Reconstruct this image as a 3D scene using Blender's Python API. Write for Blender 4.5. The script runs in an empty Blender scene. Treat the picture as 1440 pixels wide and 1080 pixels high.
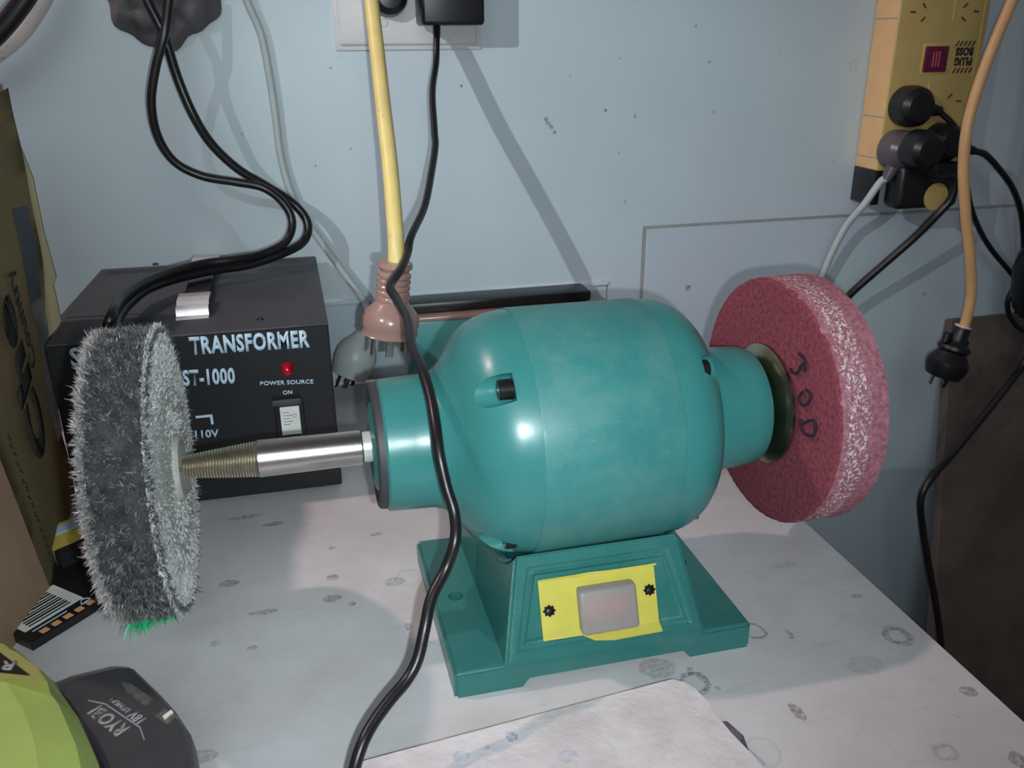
import bpy, bmesh, math, random
import numpy as np
from mathutils import Vector, Matrix
random.seed(7); rng = np.random.default_rng(7)
SC = bpy.context.scene; COL = SC.collection
R = math.radians

# ---------------------------------------------------------------- camera, world, lights, exposure
cam = bpy.data.objects.new('camera', bpy.data.cameras.new('camera')); COL.objects.link(cam)
SC.camera = cam
cam.data.sensor_width = 36.0; cam.data.lens = 36.0 * 1236.5 / 1440; cam.data.clip_start = 0.01
cr, cu, cf = (0.969948, -0.243212, -0.006976), (0.095961, 0.356037, 0.929532), (0.223589, 0.902267, -0.368676)
cam.matrix_world = Matrix(((cr[0], cu[0], -cf[0], 0.0), (cr[1], cu[1], -cf[1], -1.0), (cr[2], cu[2], -cf[2], 0.3827), (0, 0, 0, 1)))

SC.view_settings.view_transform = 'Standard'; SC.view_settings.look = 'None'
SC.view_settings.gamma = 1; SC.view_settings.use_curve_mapping = False
SC.view_settings.exposure = 0.12
W = bpy.data.worlds.new('world'); SC.world = W; W.use_nodes = True
W.node_tree.nodes['Background'].inputs[0].default_value = (0.62, 0.60, 0.66, 1)
W.node_tree.nodes['Background'].inputs[1].default_value = 0.085

def lamp(name, kind, loc, power, color, size, target=None, **kw):
    l = bpy.data.lights.new(name, kind); l.energy = power; l.color = color
    l.shadow_soft_size = size
    for k, v in kw.items(): setattr(l, k, v)
    o = bpy.data.objects.new(name, l); COL.objects.link(o); o.location = loc
    if target: o.rotation_euler = (Vector(target) - Vector(loc)).to_track_quat('-Z', 'Y').to_euler()
    return o
# the phone's flash, a hand's breadth from the lens
lamp('flash', 'SPOT', (0.017, -0.998, 0.366), 9.6, (0.84, 0.96, 1.0), 0.0035, (0.10, -0.2, 0.17), spot_size=R(105), spot_blend=1.0)
# the shop lamp up on the left
lamp('tube_light', 'POINT', (-1.08, -0.09, 1.83), 46, (1.0, 0.72, 0.68), 0.03)
# a hand lamp standing off to the left of the camera
lamp('hand_lamp', 'SPOT', (-0.60, -1.00, 0.75), 27, (0.90, 0.97, 1.0), 0.004, (0.35, 0, 0.22), spot_size=R(35), spot_blend=1.0)
# soft fill added behind the camera to brighten the wall
dl = lamp('fill_light', 'AREA', (-0.30, -2.2, 1.25), 7.5, (0.88, 0.95, 1.0), 0, (0.15, 0, 0.2)); dl.data.shape = 'RECTANGLE'; dl.data.size = 0.9; dl.data.size_y = 1.1
cam.data.dof.use_dof = True; cam.data.dof.focus_distance = 0.64; cam.data.dof.aperture_fstop = 16

# ---------------------------------------------------------------- helpers
def lin(c):
    c = c / 255.0
    return c / 12.92 if c <= 0.04045 else ((c + 0.055) / 1.055) ** 2.4
def col(r, g, b): return (lin(r), lin(g), lin(b), 1.0)

class NT:
    def __init__(s, m):
        s.t = m.node_tree; s.n = s.t.nodes; s.l = s.t.links
        s.b = s.n['Principled BSDF']
    def new(s, typ, **kw):
        n = s.n.new(typ)
        for k, v in kw.items(): setattr(n, k, v)
        return n
    def link(s, a, b): s.l.new(a, b)
    def coord(s):
        if not hasattr(s, 'tc'): s.tc = s.new('ShaderNodeTexCoord')
        return s.tc.outputs['Object']
    def noise(s, scale, detail=4, rough=.55, vec=None, stretch=None):
        n = s.new('ShaderNodeTexNoise'); n.inputs['Scale'].default_value = scale
        n.inputs['Detail'].default_value = detail; n.inputs['Roughness'].default_value = rough
        v = vec or s.coord()
        if stretch:
            m = s.new('ShaderNodeMapping'); m.inputs['Scale'].default_value = stretch; s.link(v, m.inputs[0]); v = m.outputs[0]
        s.link(v, n.inputs['Vector']); return n.outputs['Fac']
    def ramp(s, fac, p0, p1, c0=0.0, c1=1.0):
        r = s.new('ShaderNodeMapRange'); r.inputs[1].default_value = p0; r.inputs[2].default_value = p1
        r.inputs[3].default_value = c0; r.inputs[4].default_value = c1; s.link(fac, r.inputs[0]); return r.outputs[0]
    def math(s, op, a, b=None):
        m = s.new('ShaderNodeMath', operation=op)
        for i, v in enumerate((a, b)):
            if v is None: continue
            if isinstance(v, (int, float)): m.inputs[i].default_value = v
            else: s.link(v, m.inputs[i])
        return m.outputs[0]
    def mix(s, fac, a, b):
        m = s.new('ShaderNodeMix', data_type='RGBA')
        for i, v in ((0, fac), (6, a), (7, b)):
            if isinstance(v, (int, float, tuple)): m.inputs[i].default_value = v
            else: s.link(v, m.inputs[i])
        return m.outputs[2]
    def base(s, c):
        if isinstance(c, tuple): s.b.inputs['Base Color'].default_value = c
        else: s.link(c, s.b.inputs['Base Color'])
    def rough(s, c):
        if isinstance(c, (int, float)): s.b.inputs['Roughness'].default_value = c
        else: s.link(c, s.b.inputs['Roughness'])
    def bump(s, h, strength=.3, dist=.001):
        b = s.new('ShaderNodeBump'); b.inputs['Strength'].default_value = strength; b.inputs['Distance'].default_value = dist
        s.link(h, b.inputs['Height']); s.link(b.outputs[0], s.b.inputs['Normal'])

def mat(name, c, rough=.5, metal=0, vary=.12, vscale=40, bump=0, bscale=300, spec=.5, coat=0, dust=None):
    m = bpy.data.materials.new(name); m.use_nodes = True; t = NT(m)
    d = tuple(x * (1 - vary) for x in c[:3]) + (1,); e = tuple(min(1, x * (1 + vary)) for x in c[:3]) + (1,)
    f = t.ramp(t.noise(vscale), .3, .7)
    cc = t.mix(f, d, e)
    if dust:
        g = t.ramp(t.noise(dust[1], 6, .7), dust[2], dust[3])
        cc = t.mix(g, cc, dust[0])
    t.base(cc); t.rough(rough); t.b.inputs['Metallic'].default_value = metal
    t.b.inputs['Specular IOR Level'].default_value = spec
    if coat: t.b.inputs['Coat Weight'].default_value = coat
    if bump: t.bump(t.noise(bscale, 3), bump)
    return m

def fin(o, name, m, parent=None, smooth=None):
    if m is not None and not o.data.materials: o.data.materials.append(m)
    if smooth is not None:
        me = o.data; a = smooth
        bm = bmesh.new(); bm.from_mesh(me)
        for f in bm.faces: f.smooth = True
        for e in bm.edges:
            if len(e.link_faces) == 2 and e.calc_face_angle(0) > R(a): e.smooth = False
        bm.to_mesh(me); bm.free()
    if parent: o.parent = parent; o.matrix_parent_inverse = Matrix.Translation(-parent.location)
    return o
def obj(name, me, m=None, parent=None, smooth=None):
    o = bpy.data.objects.new(name, me); COL.objects.link(o); return fin(o, name, m, parent, smooth)
def from_bm(name, bm, m=None, parent=None, smooth=None):
    bmesh.ops.recalc_face_normals(bm, faces=bm.faces)
    me = bpy.data.meshes.new(name); bm.to_mesh(me); bm.free(); return obj(name, me, m, parent, smooth)
def tag(o, label, cat, group=None):
    o['label'] = label; o['category'] = cat
    if group: o['group'] = group
    return o
def thing(name, loc, label, cat, group=None):
    o = bpy.data.objects.new(name, None); COL.objects.link(o); o.location = loc
    o.empty_display_size = .01
    bpy.context.view_layer.update(); return tag(o, label, cat, group)

def add_box(bm, lo, hi, bev=0, seg=2, mtx=None):
    r = bmesh.ops.create_cube(bm, size=1)
    vs = r['verts']
    for v in vs: v.co = Vector([lo[i] + (v.co[i] + .5) * (hi[i] - lo[i]) for i in range(3)])
    if bev:
        es = list({e for v in vs for e in v.link_edges})
        r2 = bmesh.ops.bevel(bm, geom=es, offset=bev, segments=seg, affect='EDGES', profile=.5)
        vs = list({v for f in r2['faces'] for v in f.verts} | {v for v in vs if v.is_valid})
    if mtx:
        for v in vs: v.co = mtx @ v.co
    return vs
def box(name, lo, hi, m, parent=None, bev=0, seg=2, mtx=None, smooth=35):
    bm = bmesh.new(); add_box(bm, lo, hi, bev, seg, mtx); return from_bm(name, bm, m, parent, smooth if bev else None)
def frame(o, zdir, xhint=(1, 0, 0)):
    z = Vector(zdir).normalized(); x = Vector(xhint); x = (x - z * x.dot(z))
    if x.length < 1e-6: x = Vector((0, 1, 0)); x = x - z * x.dot(z)
    x.normalize(); y = z.cross(x)
    M = Matrix((x, y, z)).transposed().to_4x4(); M.translation = Vector(o); return M
def add_lathe(bm, prof, M, seg=48, caps=True):
    rings = []
    for (x, r) in prof:
        rings.append([bm.verts.new(M @ Vector((r * math.cos(2*math.pi*k/seg), r * math.sin(2*math.pi*k/seg), x))) for k in range(seg)])
    for a, b in zip(rings, rings[1:]):
        for k in range(seg): bm.faces.new((a[k], a[(k+1) % seg], b[(k+1) % seg], b[k]))
    if caps:
        bm.faces.new(rings[0]); bm.faces.new(rings[-1])
    return rings
def lathe(name, prof, M, m, parent=None, seg=48, smooth=30, caps=True):
    bm = bmesh.new(); add_lathe(bm, prof, M, seg, caps); return from_bm(name, bm, m, parent, smooth)
def catmull(pts, n=10):
    P = [Vector(p) for p in pts]; P = [2*P[0]-P[1]] + P + [2*P[-1]-P[-2]]; out = []
    for i in range(1, len(P)-2):
        p0, p1, p2, p3 = P[i-1:i+3]
        for k in range(n):
            t = k / n
            out.append(.5*((2*p1) + (p2-p0)*t + (2*p0-5*p1+4*p2-p3)*t*t + (3*p1-p0-3*p2+p3)*t**3))
    out.append(P[-2]); return out
def add_tube(bm, pts, r, seg=12, n=10, ry=None, smooth=True):
    C = catmull(pts, n) if smooth else [Vector(p) for p in pts]
    T = [(C[min(i+1, len(C)-1)] - C[max(i-1, 0)]).normalized() for i in range(len(C))]
    x = T[0].orthogonal().normalized(); rings = []
    for i, (c, t) in enumerate(zip(C, T)):
        x = (x - t * x.dot(t)).normalized(); y = t.cross(x)
        rr = r(i / (len(C)-1)) if callable(r) else r
        rings.append([bm.verts.new(c + x*(rr*math.cos(2*math.pi*k/seg)) + y*((ry or rr)*math.sin(2*math.pi*k/seg))) for k in range(seg)])
    for a, b in zip(rings, rings[1:]):
        for k in range(seg): bm.faces.new((a[k], a[(k+1) % seg], b[(k+1) % seg], b[k]))
    bm.faces.new(rings[0]); bm.faces.new(rings[-1])
def tube(name, pts, r, m, parent=None, seg=12, n=10, ry=None, smooth=True):
    bm = bmesh.new(); add_tube(bm, pts, r, seg, n, ry, smooth); return from_bm(name, bm, m, parent, 60)
def prism(name, poly, M, depth, m, parent=None, bev=0, smooth=35, seg=2):
    """polygon in the local XY plane of M, extruded 0..depth along local Z"""
    bm = bmesh.new()
    a = [bm.verts.new((p[0], p[1], 0)) for p in poly]; b = [bm.verts.new((p[0], p[1], depth)) for p in poly]
    bm.faces.new(a); top = bm.faces.new(b)
    for i in range(len(poly)): j = (i+1) % len(poly); bm.faces.new((a[i], a[j], b[j], b[i]))
    if bev:
        bmesh.ops.recalc_face_normals(bm, faces=bm.faces)
        bmesh.ops.bevel(bm, geom=list(top.edges), offset=bev, segments=seg, affect='EDGES')
    for v in bm.verts: v.co = M @ v.co
    return from_bm(name, bm, m, parent, smooth)
def boolean(o, cutters):
    for c in cutters:
        md = o.modifiers.new('b', 'BOOLEAN'); md.operation = 'DIFFERENCE'; md.object = c; md.solver = 'EXACT'
    bpy.context.view_layer.update()
    me = bpy.data.meshes.new_from_object(o.evaluated_get(bpy.context.evaluated_depsgraph_get()))
    o.modifiers.clear(); o.data = me
    for c in cutters: bpy.data.objects.remove(c, do_unlink=True)
    bm = bmesh.new(); bm.from_mesh(me); bmesh.ops.remove_doubles(bm, verts=bm.verts, dist=1e-6)
    for f in bm.faces: f.smooth = True
    for e in bm.edges:
        if len(e.link_faces) == 2: e.smooth = not e.calc_face_angle(0) > R(28)
    bm.to_mesh(me); bm.free()
def text(name, s, org, xdir, ydir, h, m, parent=None, width=None, bold=0.0, depth=.0003):
    """flat lettering whose baseline starts at org, capital height h; width fits the whole word"""
    c = bpy.data.curves.new(name, 'FONT'); c.body = s; c.extrude = 0; c.offset = bold; c.resolution_u = 3; c.space_character = 1 + bold * 2.4
    o = bpy.data.objects.new(name, c); COL.objects.link(o); bpy.context.view_layer.update()
    me = bpy.data.meshes.new_from_object(o.evaluated_get(bpy.context.evaluated_depsgraph_get()))
    bpy.data.objects.remove(o, do_unlink=True); bpy.data.curves.remove(c)
    X = Vector(xdir).normalized(); Y = Vector(ydir); Y = (Y - X*Y.dot(X)).normalized(); N = X.cross(Y)
    xs = [v.co.x for v in me.vertices]; x0, x1 = min(xs), max(xs); sy = h / .70
    sx = width / (x1 - x0) if width else sy
    bm = bmesh.new(); bm.from_mesh(me); bpy.data.meshes.remove(me)
    r = bmesh.ops.extrude_face_region(bm, geom=list(bm.faces))
    up = {v for v in r['geom'] if isinstance(v, bmesh.types.BMVert)}
    for v in bm.verts:
        v.co = Vector(org) + X*((v.co.x - x0)*sx) + Y*(v.co.y*sy) + N*(depth if v in up else -depth)
    return from_bm(name, bm, m, parent)
def strokes(name, lines, r, m, parent=None, n=5):
    bm = bmesh.new()
    for l in lines: add_tube(bm, l, r, 6, n)
    return from_bm(name, bm, m, parent, 60)

# ---------------------------------------------------------------- materials
def spots(t, base, items, darkc, warp=.004):
    """stains with a place and a shape of their own: (x, y, z, rx, ry, inner, strength)"""
    nz = t.new('ShaderNodeTexNoise'); nz.inputs['Scale'].default_value = 90; nz.inputs['Detail'].default_value = 3
    t.link(t.coord(), nz.inputs['Vector'])
    sub = t.new('ShaderNodeVectorMath', operation='SUBTRACT'); t.link(nz.outputs['Color'], sub.inputs[0]); sub.inputs[1].default_value = (.5, .5, .5)
    sc = t.new('ShaderNodeVectorMath', operation='SCALE'); t.link(sub.outputs[0], sc.inputs[0]); sc.inputs['Scale'].default_value = warp
    ad = t.new('ShaderNodeVectorMath', operation='ADD'); t.link(t.coord(), ad.inputs[0]); t.link(sc.outputs[0], ad.inputs[1])
    grit = t.ramp(t.noise(330, 5, .75), .40, .56)
    tot = None
    for (c, rad, inner, st) in items:
        s1 = t.new('ShaderNodeVectorMath', operation='SUBTRACT'); t.link(ad.outputs[0], s1.inputs[0]); s1.inputs[1].default_value = c
        s2 = t.new('ShaderNodeVectorMath', operation='MULTIPLY'); t.link(s1.outputs[0], s2.inputs[0])
        s2.inputs[1].default_value = tuple(1/max(q, 1e-4) if q else 0 for q in rad)
        ln = t.new('ShaderNodeVectorMath', operation='LENGTH'); t.link(s2.outputs[0], ln.inputs[0])
        f = t.ramp(ln.outputs['Value'], 1.0, .82, 0, st)
        if inner: f = t.math('MULTIPLY', f, t.ramp(ln.outputs['Value'], inner - .12, inner, 0, 1))
        tot = f if tot is None else t.math('MAXIMUM', tot, f)
    tot = t.math('MULTIPLY', tot, t.ramp(grit, 0, 1, .15, 1))
    return t.mix(t.math('MULTIPLY', tot, .85), base, darkc)

def bench_mat():
    m = bpy.data.materials.new('bench_paint'); m.use_nodes = True; t = NT(m)
    c = t.mix(t.ramp(t.noise(14, 5, .6), .35, .68), col(214, 208, 208), col(228, 226, 228))
    c = t.mix(t.ramp(t.noise(60, 6, .7, stretch=(.3, 2.2, 1)), .58, .78, 0, .35), c, col(150, 148, 150))
    c = t.mix(t.ramp(t.noise(260, 3, .6), .70, .76, 0, .75), c, col(90, 88, 92))
    R_ = [((0.2808, -0.5543, 0.0000), (.0088,.0105,0), .72, .8), ((0.2188, -0.5928, -0.0000), (.0105,.0125,0), .62, .95), ((0.3728, -0.5838, 0.0000), (.0105,.0115,0), .58, .75),
          ((0.2312, -0.6551, 0.0000), (.0115,.0125,0), .9, .45), ((0.2957, -0.6678, 0.0000), (.011,.0125,0), .92, .22), ((0.3326, -0.6818, 0.0000), (.0085,.008,0), .6, .4), ((0.0588, -0.4298, 0.0000), (.011,.0125,0), .8, .28)]
    S_ = [((0.2681, -0.6323, 0.0000), (.004,.009,0), 0, .8), ((0.3808, -0.6423, -0.0000), (.0055,.006,0), 0, .75), ((0.3024, -0.5639, 0.0000), (.0022,.006,0), 0, .7), ((0.2012, -0.5737, 0.0000), (.013,.011,0), 0, .5),
          ((0.3729, -0.5364, 0.0000), (.005,.003,0), 0, .6), ((0.0487, -0.4330, 0.0000), (.009,.006,0), 0, .55), ((0.0016, -0.4422, 0.0000), (.007,.005,0), 0, .75), ((0.0032, -0.4153, -0.0000), (.005,.004,0), 0, .75), ((-0.0727, -0.4032, 0.0000), (.008,.005,0), 0, .7),
          ((0.0423, -0.3608, 0.0000), (.006,.003,0), 0, .7), ((0.0051, -0.3735, -0.0000), (.004,.003,0), 0, .6), ((-0.0411, -0.3224, 0.0000), (.010,.004,0), 0, .8), ((-0.0642, -0.3041, 0.0000), (.016,.003,0), 0, .6), ((0.0152, -0.4529, 0.0000), (.003,.003,0), 0, .7),
          ((-0.0478, -0.4469, 0.0000), (.011,.003,0), 0, .6), ((-0.0547, -0.4865, 0.0000), (.004,.003,0), 0, .6), ((-0.0788, -0.4749, 0.0000), (.004,.003,0), 0, .5), ((0.0502, -0.4893, 0.0000), (.003,.005,0), 0, .6), ((0.2311, -0.6007, 0.0000), (.002,.002,0), 0, .6),
          ((0.3425, -0.4872, 0.0000), (.012,.004,0), 0, .25), ((0.2217, -0.5790, 0.0000), (.003,.002,0), 0, .8), ((0.3337, -0.6045, 0.0000), (.014,.010,0), 0, .25), ((-0.0790, -0.5777, 0.0000), (.008,.006,0), 0, .5), ((0.3689, -0.6978, 0.0000), (.006,.008,0), 0, .8)]
    c = spots(t, c, R_ + S_, col(96, 96, 98), .007)
    t.base(c); t.rough(.48); t.bump(t.math('ADD', t.noise(40, 6, .7, stretch=(.4, 2.5, 1)), t.noise(400, 2)), .12, .0008)
    return m
def wall_mat(name, items=(), c0=col(184, 198, 204), c1=col(192, 204, 210)):
    m = bpy.data.materials.new(name); m.use_nodes = True; t = NT(m)
    c = t.mix(t.ramp(t.noise(5, 5, .6), .35, .68), c0, c1)
    c = t.mix(t.ramp(t.noise(3.3, 2, .6), .5, .75, 0, .6), c, col(194, 192, 206))
    c = t.mix(t.ramp(t.noise(70, 3, .6), .74, .78, 0, .8), c, col(90, 100, 110))
    if items: c = spots(t, c, list(items), col(52, 60, 72), .003)
    t.base(c); t.rough(.42); t.bump(t.noise(25, 5, .6), .10, .001)
    return m
WALL_SPOTS = [((0.2901, 0.0000, 0.2934), (.0022,0,.0028), 0, 1), ((0.2927, 0.0000, 0.2894), (.0026,0,.0030), 0, 1), ((0.2961, 0.0000, 0.2846), (.0024,0,.0030), 0, 1), ((0.3004, 0.0000, 0.2790), (.0018,0,.0026), 0, 1), ((0.1933, 0.0000, 0.3313), (.0015,0,.0018), 0, 1), ((0.3608, -0.0000, 0.3017), (.0022,0,.0018), 0, 1), ((0.3978, 0.0000, 0.2944), (.0018,0,.0030), 0, .9),
              ((0.3897, 0.0000, 0.1961), (.0014,0,.0032), 0, .8), ((0.4675, 0.0000, 0.3915), (.0018,0,.0020), 0, .9), ((0.4875, -0.0000, 0.3523), (.0018,0,.0020), 0, .9), ((0.0683, 0.0000, 0.2689), (.0016,0,.0016), 0, .9), ((0.0537, 0.0000, 0.3517), (.0020,0,.0014), 0, .8),
              ((0.3181, 0.0000, 0.3403), (.0014,0,.0014), 0, .8), ((0.3768, 0.0000, 0.3576), (.0028,0,.0010), 0, .6), ((-0.0638, -0.0000, 0.3452), (.0010,0,.009), 0, .3), ((-0.0437, 0.0000, 0.2882), (.0016,0,.0016), 0, .6), ((0.0296, 0.0000, 0.2522), (.0014,0,.0014), 0, .8),
              ((0.4967, 0.0000, 0.2966), (.0018,0,.0020), 0, .7), ((0.6777, 0.0000, 0.3458), (.006,0,.008), .7, .25), ((0.3792, 0.0000, 0.2539), (.0014,0,.0014), 0, .6)]
M = {}
M['bench'] = bench_mat()
M['wall'] = wall_mat('wall_paint', WALL_SPOTS)
M['wall_low'] = wall_mat('lower_wall_paint', [((0.4803, -0.0000, 0.0817), (.004,0,.0045), 0, 1), ((0.8347, 0.0000, 0.0475), (.002,0,.003), 0, .8), ((0.8212, 0.0000, 0.1351), (.006,0,.003), 0, .4)], col(180, 194, 202), col(188, 200, 207))
M['seam'] = mat('seam_grey', col(150, 148, 146), .8, bump=.3)
M['edge_ply'] = mat('raw_board_edge', col(148, 132, 112), .8, bump=.3)
def teal(name, dusty):
    m = bpy.data.materials.new(name); m.use_nodes = True; t = NT(m)
    c = t.mix(t.ramp(t.noise(30, 4), .3, .7), col(56, 128, 126), col(62, 135, 132))
    if dusty:
        g = t.math('MULTIPLY', t.ramp(t.noise(45, 6, .75), .40, .72, 0, .22), 1.0)
        c = t.mix(g, c, col(132, 158, 154))
        c = t.mix(t.ramp(t.noise(700, 2, .6), .72, .78, 0, .6), c, col(190, 205, 204))
    t.base(c); t.rough(t.ramp(t.noise(45, 6, .75), .4, .7, .27 if not dusty else .38, .36 if not dusty else .62))
    t.bump(t.noise(120, 2), .03, .0005)
    return m
M['teal'] = teal('glossy_teal_enamel', False); M['teal_dusty'] = teal('dusty_teal_enamel', True)
def cast_teal():
    m = bpy.data.materials.new('teal_painted_casting'); m.use_nodes = True; t = NT(m)
    c = t.mix(t.ramp(t.noise(24, 4), .3, .7), col(50, 116, 111), col(56, 123, 118))
    c = t.mix(t.ramp(t.noise(30, 6, .75), .55, .85, 0, .25), c, col(140, 160, 158))
    t.base(c); t.rough(.30); t.bump(t.math('ADD', t.noise(60, 3), t.noise(380, 2)), .22, .0010)
    return m
M['cast'] = cast_teal()
M['steel'] = mat('turned_steel', col(196, 192, 188), .26, 1, .06, 60, .05, 800)
M['steel_dark'] = mat('dark_steel', col(92, 88, 84), .38, 1, .2, 90)
M['thread'] = mat('threaded_steel', col(196, 188, 168), .34, 1, .12, 90)
M['zinc'] = mat('zinc_plated_steel', col(150, 148, 126), .28, 1, .1, 60)
M['chrome'] = mat('chrome', col(225, 222, 222), .30, .45, .02)
M['black_bolt'] = mat('black_oxide_steel', col(44, 42, 44), .35, .6, .3, 200)
M['hole'] = mat('dark_inside', col(18, 16, 16), .9)
M['yellow_plate'] = mat('yellow_enamel', col(214, 204, 92), .36, 0, .06, 60, .05)
def clear_plastic(name, c, rough, tr, a=1.0):
    m = mat(name, c, rough, 0, .06, 60); m.node_tree.nodes['Principled BSDF'].inputs['Transmission Weight'].default_value = tr
    return m
M['switch_cover'] = clear_plastic('milky_switch_cover', col(222, 212, 208), .35, .60)
M['switch_red'] = mat('pink_rocker', col(214, 92, 104), .5)
M['switch_dark'] = mat('grey_switch_body', col(120, 122, 124), .5)
def wheel_face():
    m = bpy.data.materials.new('red_abrasive_face'); m.use_nodes = True; t = NT(m)
    c = t.mix(t.ramp(t.noise(300, 6, .85), .36, .64), col(104, 46, 58), col(160, 88, 100))
    c = t.mix(t.ramp(t.noise(24, 4, .6), .35, .75, 0, .30), c, col(120, 62, 74))
    t.base(c); t.rough(.95); t.bump(t.noise(900, 4, .7), .35, .0006); t.b.inputs['Specular IOR Level'].default_value = .15
    return m
def wheel_rim():
    m = bpy.data.materials.new('pink_abrasive_rim'); m.use_nodes = True; t = NT(m)
    c = t.mix(t.ramp(t.noise(300, 5, .75), .34, .66), col(138, 80, 92), col(190, 134, 146))
    sp = t.new('ShaderNodeSeparateXYZ'); t.link(t.coord(), sp.inputs[0])
    band = t.math('MULTIPLY', t.ramp(sp.outputs[0], -.001, .006), t.ramp(sp.outputs[0], .030, .018))
    band = t.math('ADD', t.math('MULTIPLY', band, .16), -.02)
    sn = t.math('ADD', t.noise(420, 5, .85), band)
    c = t.mix(t.ramp(sn, .675, .705), c, col(240, 232, 232))
    t.base(c); t.rough(.9); t.bump(t.noise(700, 4, .8), .45, .0010); t.b.inputs['Specular IOR Level'].default_value = .2
    return m
M['red_face'] = wheel_face(); M['pink_rim'] = wheel_rim()
M['pencil'] = mat('pencil_mark', col(40, 28, 44), .9)
M['cloth_dark'] = mat('grimy_buff_cotton', col(56, 58, 58), .95, 0, .5, 120, .5, 400, .1)
M['cloth_light'] = mat('pale_buff_cotton', col(172, 172, 168), .95, 0, .15, 150, .5, 400, .1)
M['black_metal'] = mat('black_powder_coat', col(62, 62, 66), .55, 0, .12, 30, .12, 900)
M['black_panel'] = mat('navy_black_panel', col(12, 14, 20), .45, 0, .1, 30, .05, 900)
M['print'] = mat('pale_blue_print', col(190, 214, 232), .6, 0, .10, 300)
M['print_grey'] = mat('grey_print', col(150, 150, 152), .6)
M['led'] = mat('red_indicator_lens', col(190, 14, 34), .12, 0, .2, 200); M['led'].node_tree.nodes['Principled BSDF'].inputs['Transmission Weight'].default_value = .25
M['white_label'] = mat('white_label', col(222, 224, 218), .5)
M['cable_black'] = mat('black_rubber_cable', col(26, 24, 27), .34, 0, .15, 60)
M['rubber'] = mat('black_plug_plastic', col(24, 24, 27), .36, 0, .15, 60)
M['cable_yellow'] = mat('yellow_cable', col(212, 190, 122), .42, 0, .07, 50, dust=(col(150, 120, 70), 60, .62, .8))
M['cable_orange'] = mat('orange_cable', col(214, 168, 118), .42, 0, .06, 50)
M['cable_grey'] = mat('grey_cable', col(176, 184, 184), .5, 0, .06, 50)
M['cable_white'] = mat('white_cable', col(212, 200, 194), .45, 0, .06, 50, dust=(col(120, 110, 108), 80, .6, .8))
M['amber'] = clear_plastic('salmon_translucent_plastic', col(190, 152, 140), .22, .45)
M['grey_plug'] = mat('pale_grey_plug_plastic', col(176, 184, 182), .4, 0, .08, 40)
M['smoke'] = clear_plastic('smoke_translucent_plastic', col(112, 100, 106), .3, .35)
M['brass'] = mat('nickel_pins', col(170, 165, 155), .28, 1, .1, 60)
M['card'] = mat('olive_cardboard', col(148, 138, 108), .85, 0, .10, 20, .2, 200, .2)
M['card_lit'] = mat('lit_cardboard', col(182, 160, 134), .85, 0, .08, 14, .2, 200, .2)  # carton colour lightened to paint in the light on the flap
M['ink'] = mat('faded_black_ink', col(40, 38, 34), .9)
M['tape'] = mat('shiny_grey_tape', col(120, 124, 126), .25, 0, .3, 40)
M['tape_blue'] = mat('slate_printed_block', col(62, 72, 76), .6, 0, .2, 60)
M['board_yellow'] = mat('yellow_powerboard_plastic', col(196, 168, 104), .38, 0, .05, 40)
M['board_side_lit'] = mat('lit_powerboard_plastic', col(226, 182, 130), .42, 0, .05, 40)  # housing plastic in a paler orange, painting in the light on its side
M['rocker'] = mat('maroon_rocker', col(96, 28, 56), .2, 0, .35, 160)
M['slot'] = mat('dark_slot', col(74, 56, 40), .8)
M['outlet'] = mat('ivory_outlet_plastic', col(206, 204, 204), .4, 0, .05, 40, dust=(col(150, 140, 130), 40, .62, .8))
M['lime'] = mat('lime_tool_plastic', col(170, 192, 104), .45, 0, .05, 30, .1, 900)
M['lime_dark'] = mat('olive_lime_plastic', col(150, 148, 84), .45, 0, .05, 30)
M['battery'] = mat('charcoal_battery_plastic', col(62, 62, 66), .42, 0, .12, 40, .1, 900)
M['battery_edge'] = mat('scuffed_grey_plastic', col(96, 94, 90), .4, 0, .3, 300)
M['orange_print'] = mat('orange_print', col(232, 170, 110), .6)
M['yellow_card'] = mat('yellow_carton', col(214, 190, 92), .6)
M['red_print'] = mat('dark_red_print', col(120, 40, 46), .6)
M['slab'] = mat('white_paint_slab', col(220, 212, 214), .5, 0, .06, 20, .25, 120)
def slab_mat():
    m = bpy.data.materials.new('paint_spattered_white'); m.use_nodes = True; t = NT(m)
    c = t.mix(t.ramp(t.noise(22, 5, .6), .35, .7), col(204, 196, 198), col(232, 226, 228))
    c = t.mix(t.ramp(t.noise(140, 5, .7), .66, .76, 0, .5), c, col(140, 136, 140))
    c = spots(t, c, [((0.0902, -0.6284, 0.0200), (.0036,.0044,.01), 0, .75), ((0.0605, -0.6358, 0.0200), (.005,.005,.01), 0, .35), ((0.1160, -0.6501, 0.0200), (.006,.005,.01), 0, .28), ((0.0753, -0.6333, 0.0200), (.0018,.002,.01), 0, .5)], col(96, 112, 176), .002)
    t.base(c); t.rough(.5); t.bump(t.math('ADD', t.noise(35, 5, .7), t.noise(180, 4)), .35, .002); return m
M['slab'] = slab_mat()
M['chip'] = mat('dark_broken_edge', col(92, 90, 94), .8, 0, .3, 90, .5, 200)
M['rag'] = mat('grey_crumpled_cloth', col(104, 102, 104), .9, 0, .35, 24, .4, 90, .1)
M['brown_board'] = mat('dark_stained_board', col(96, 86, 80), .5, 0, .35, 9, .15, 60)
M['floor'] = mat('concrete', col(96, 92, 90), .8, 0, .2, 8)
M['green'] = mat('bright_green_compound', col(30, 225, 140), .8, 0, .2, 200)
M['fuse_black'] = M['rubber']

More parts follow.
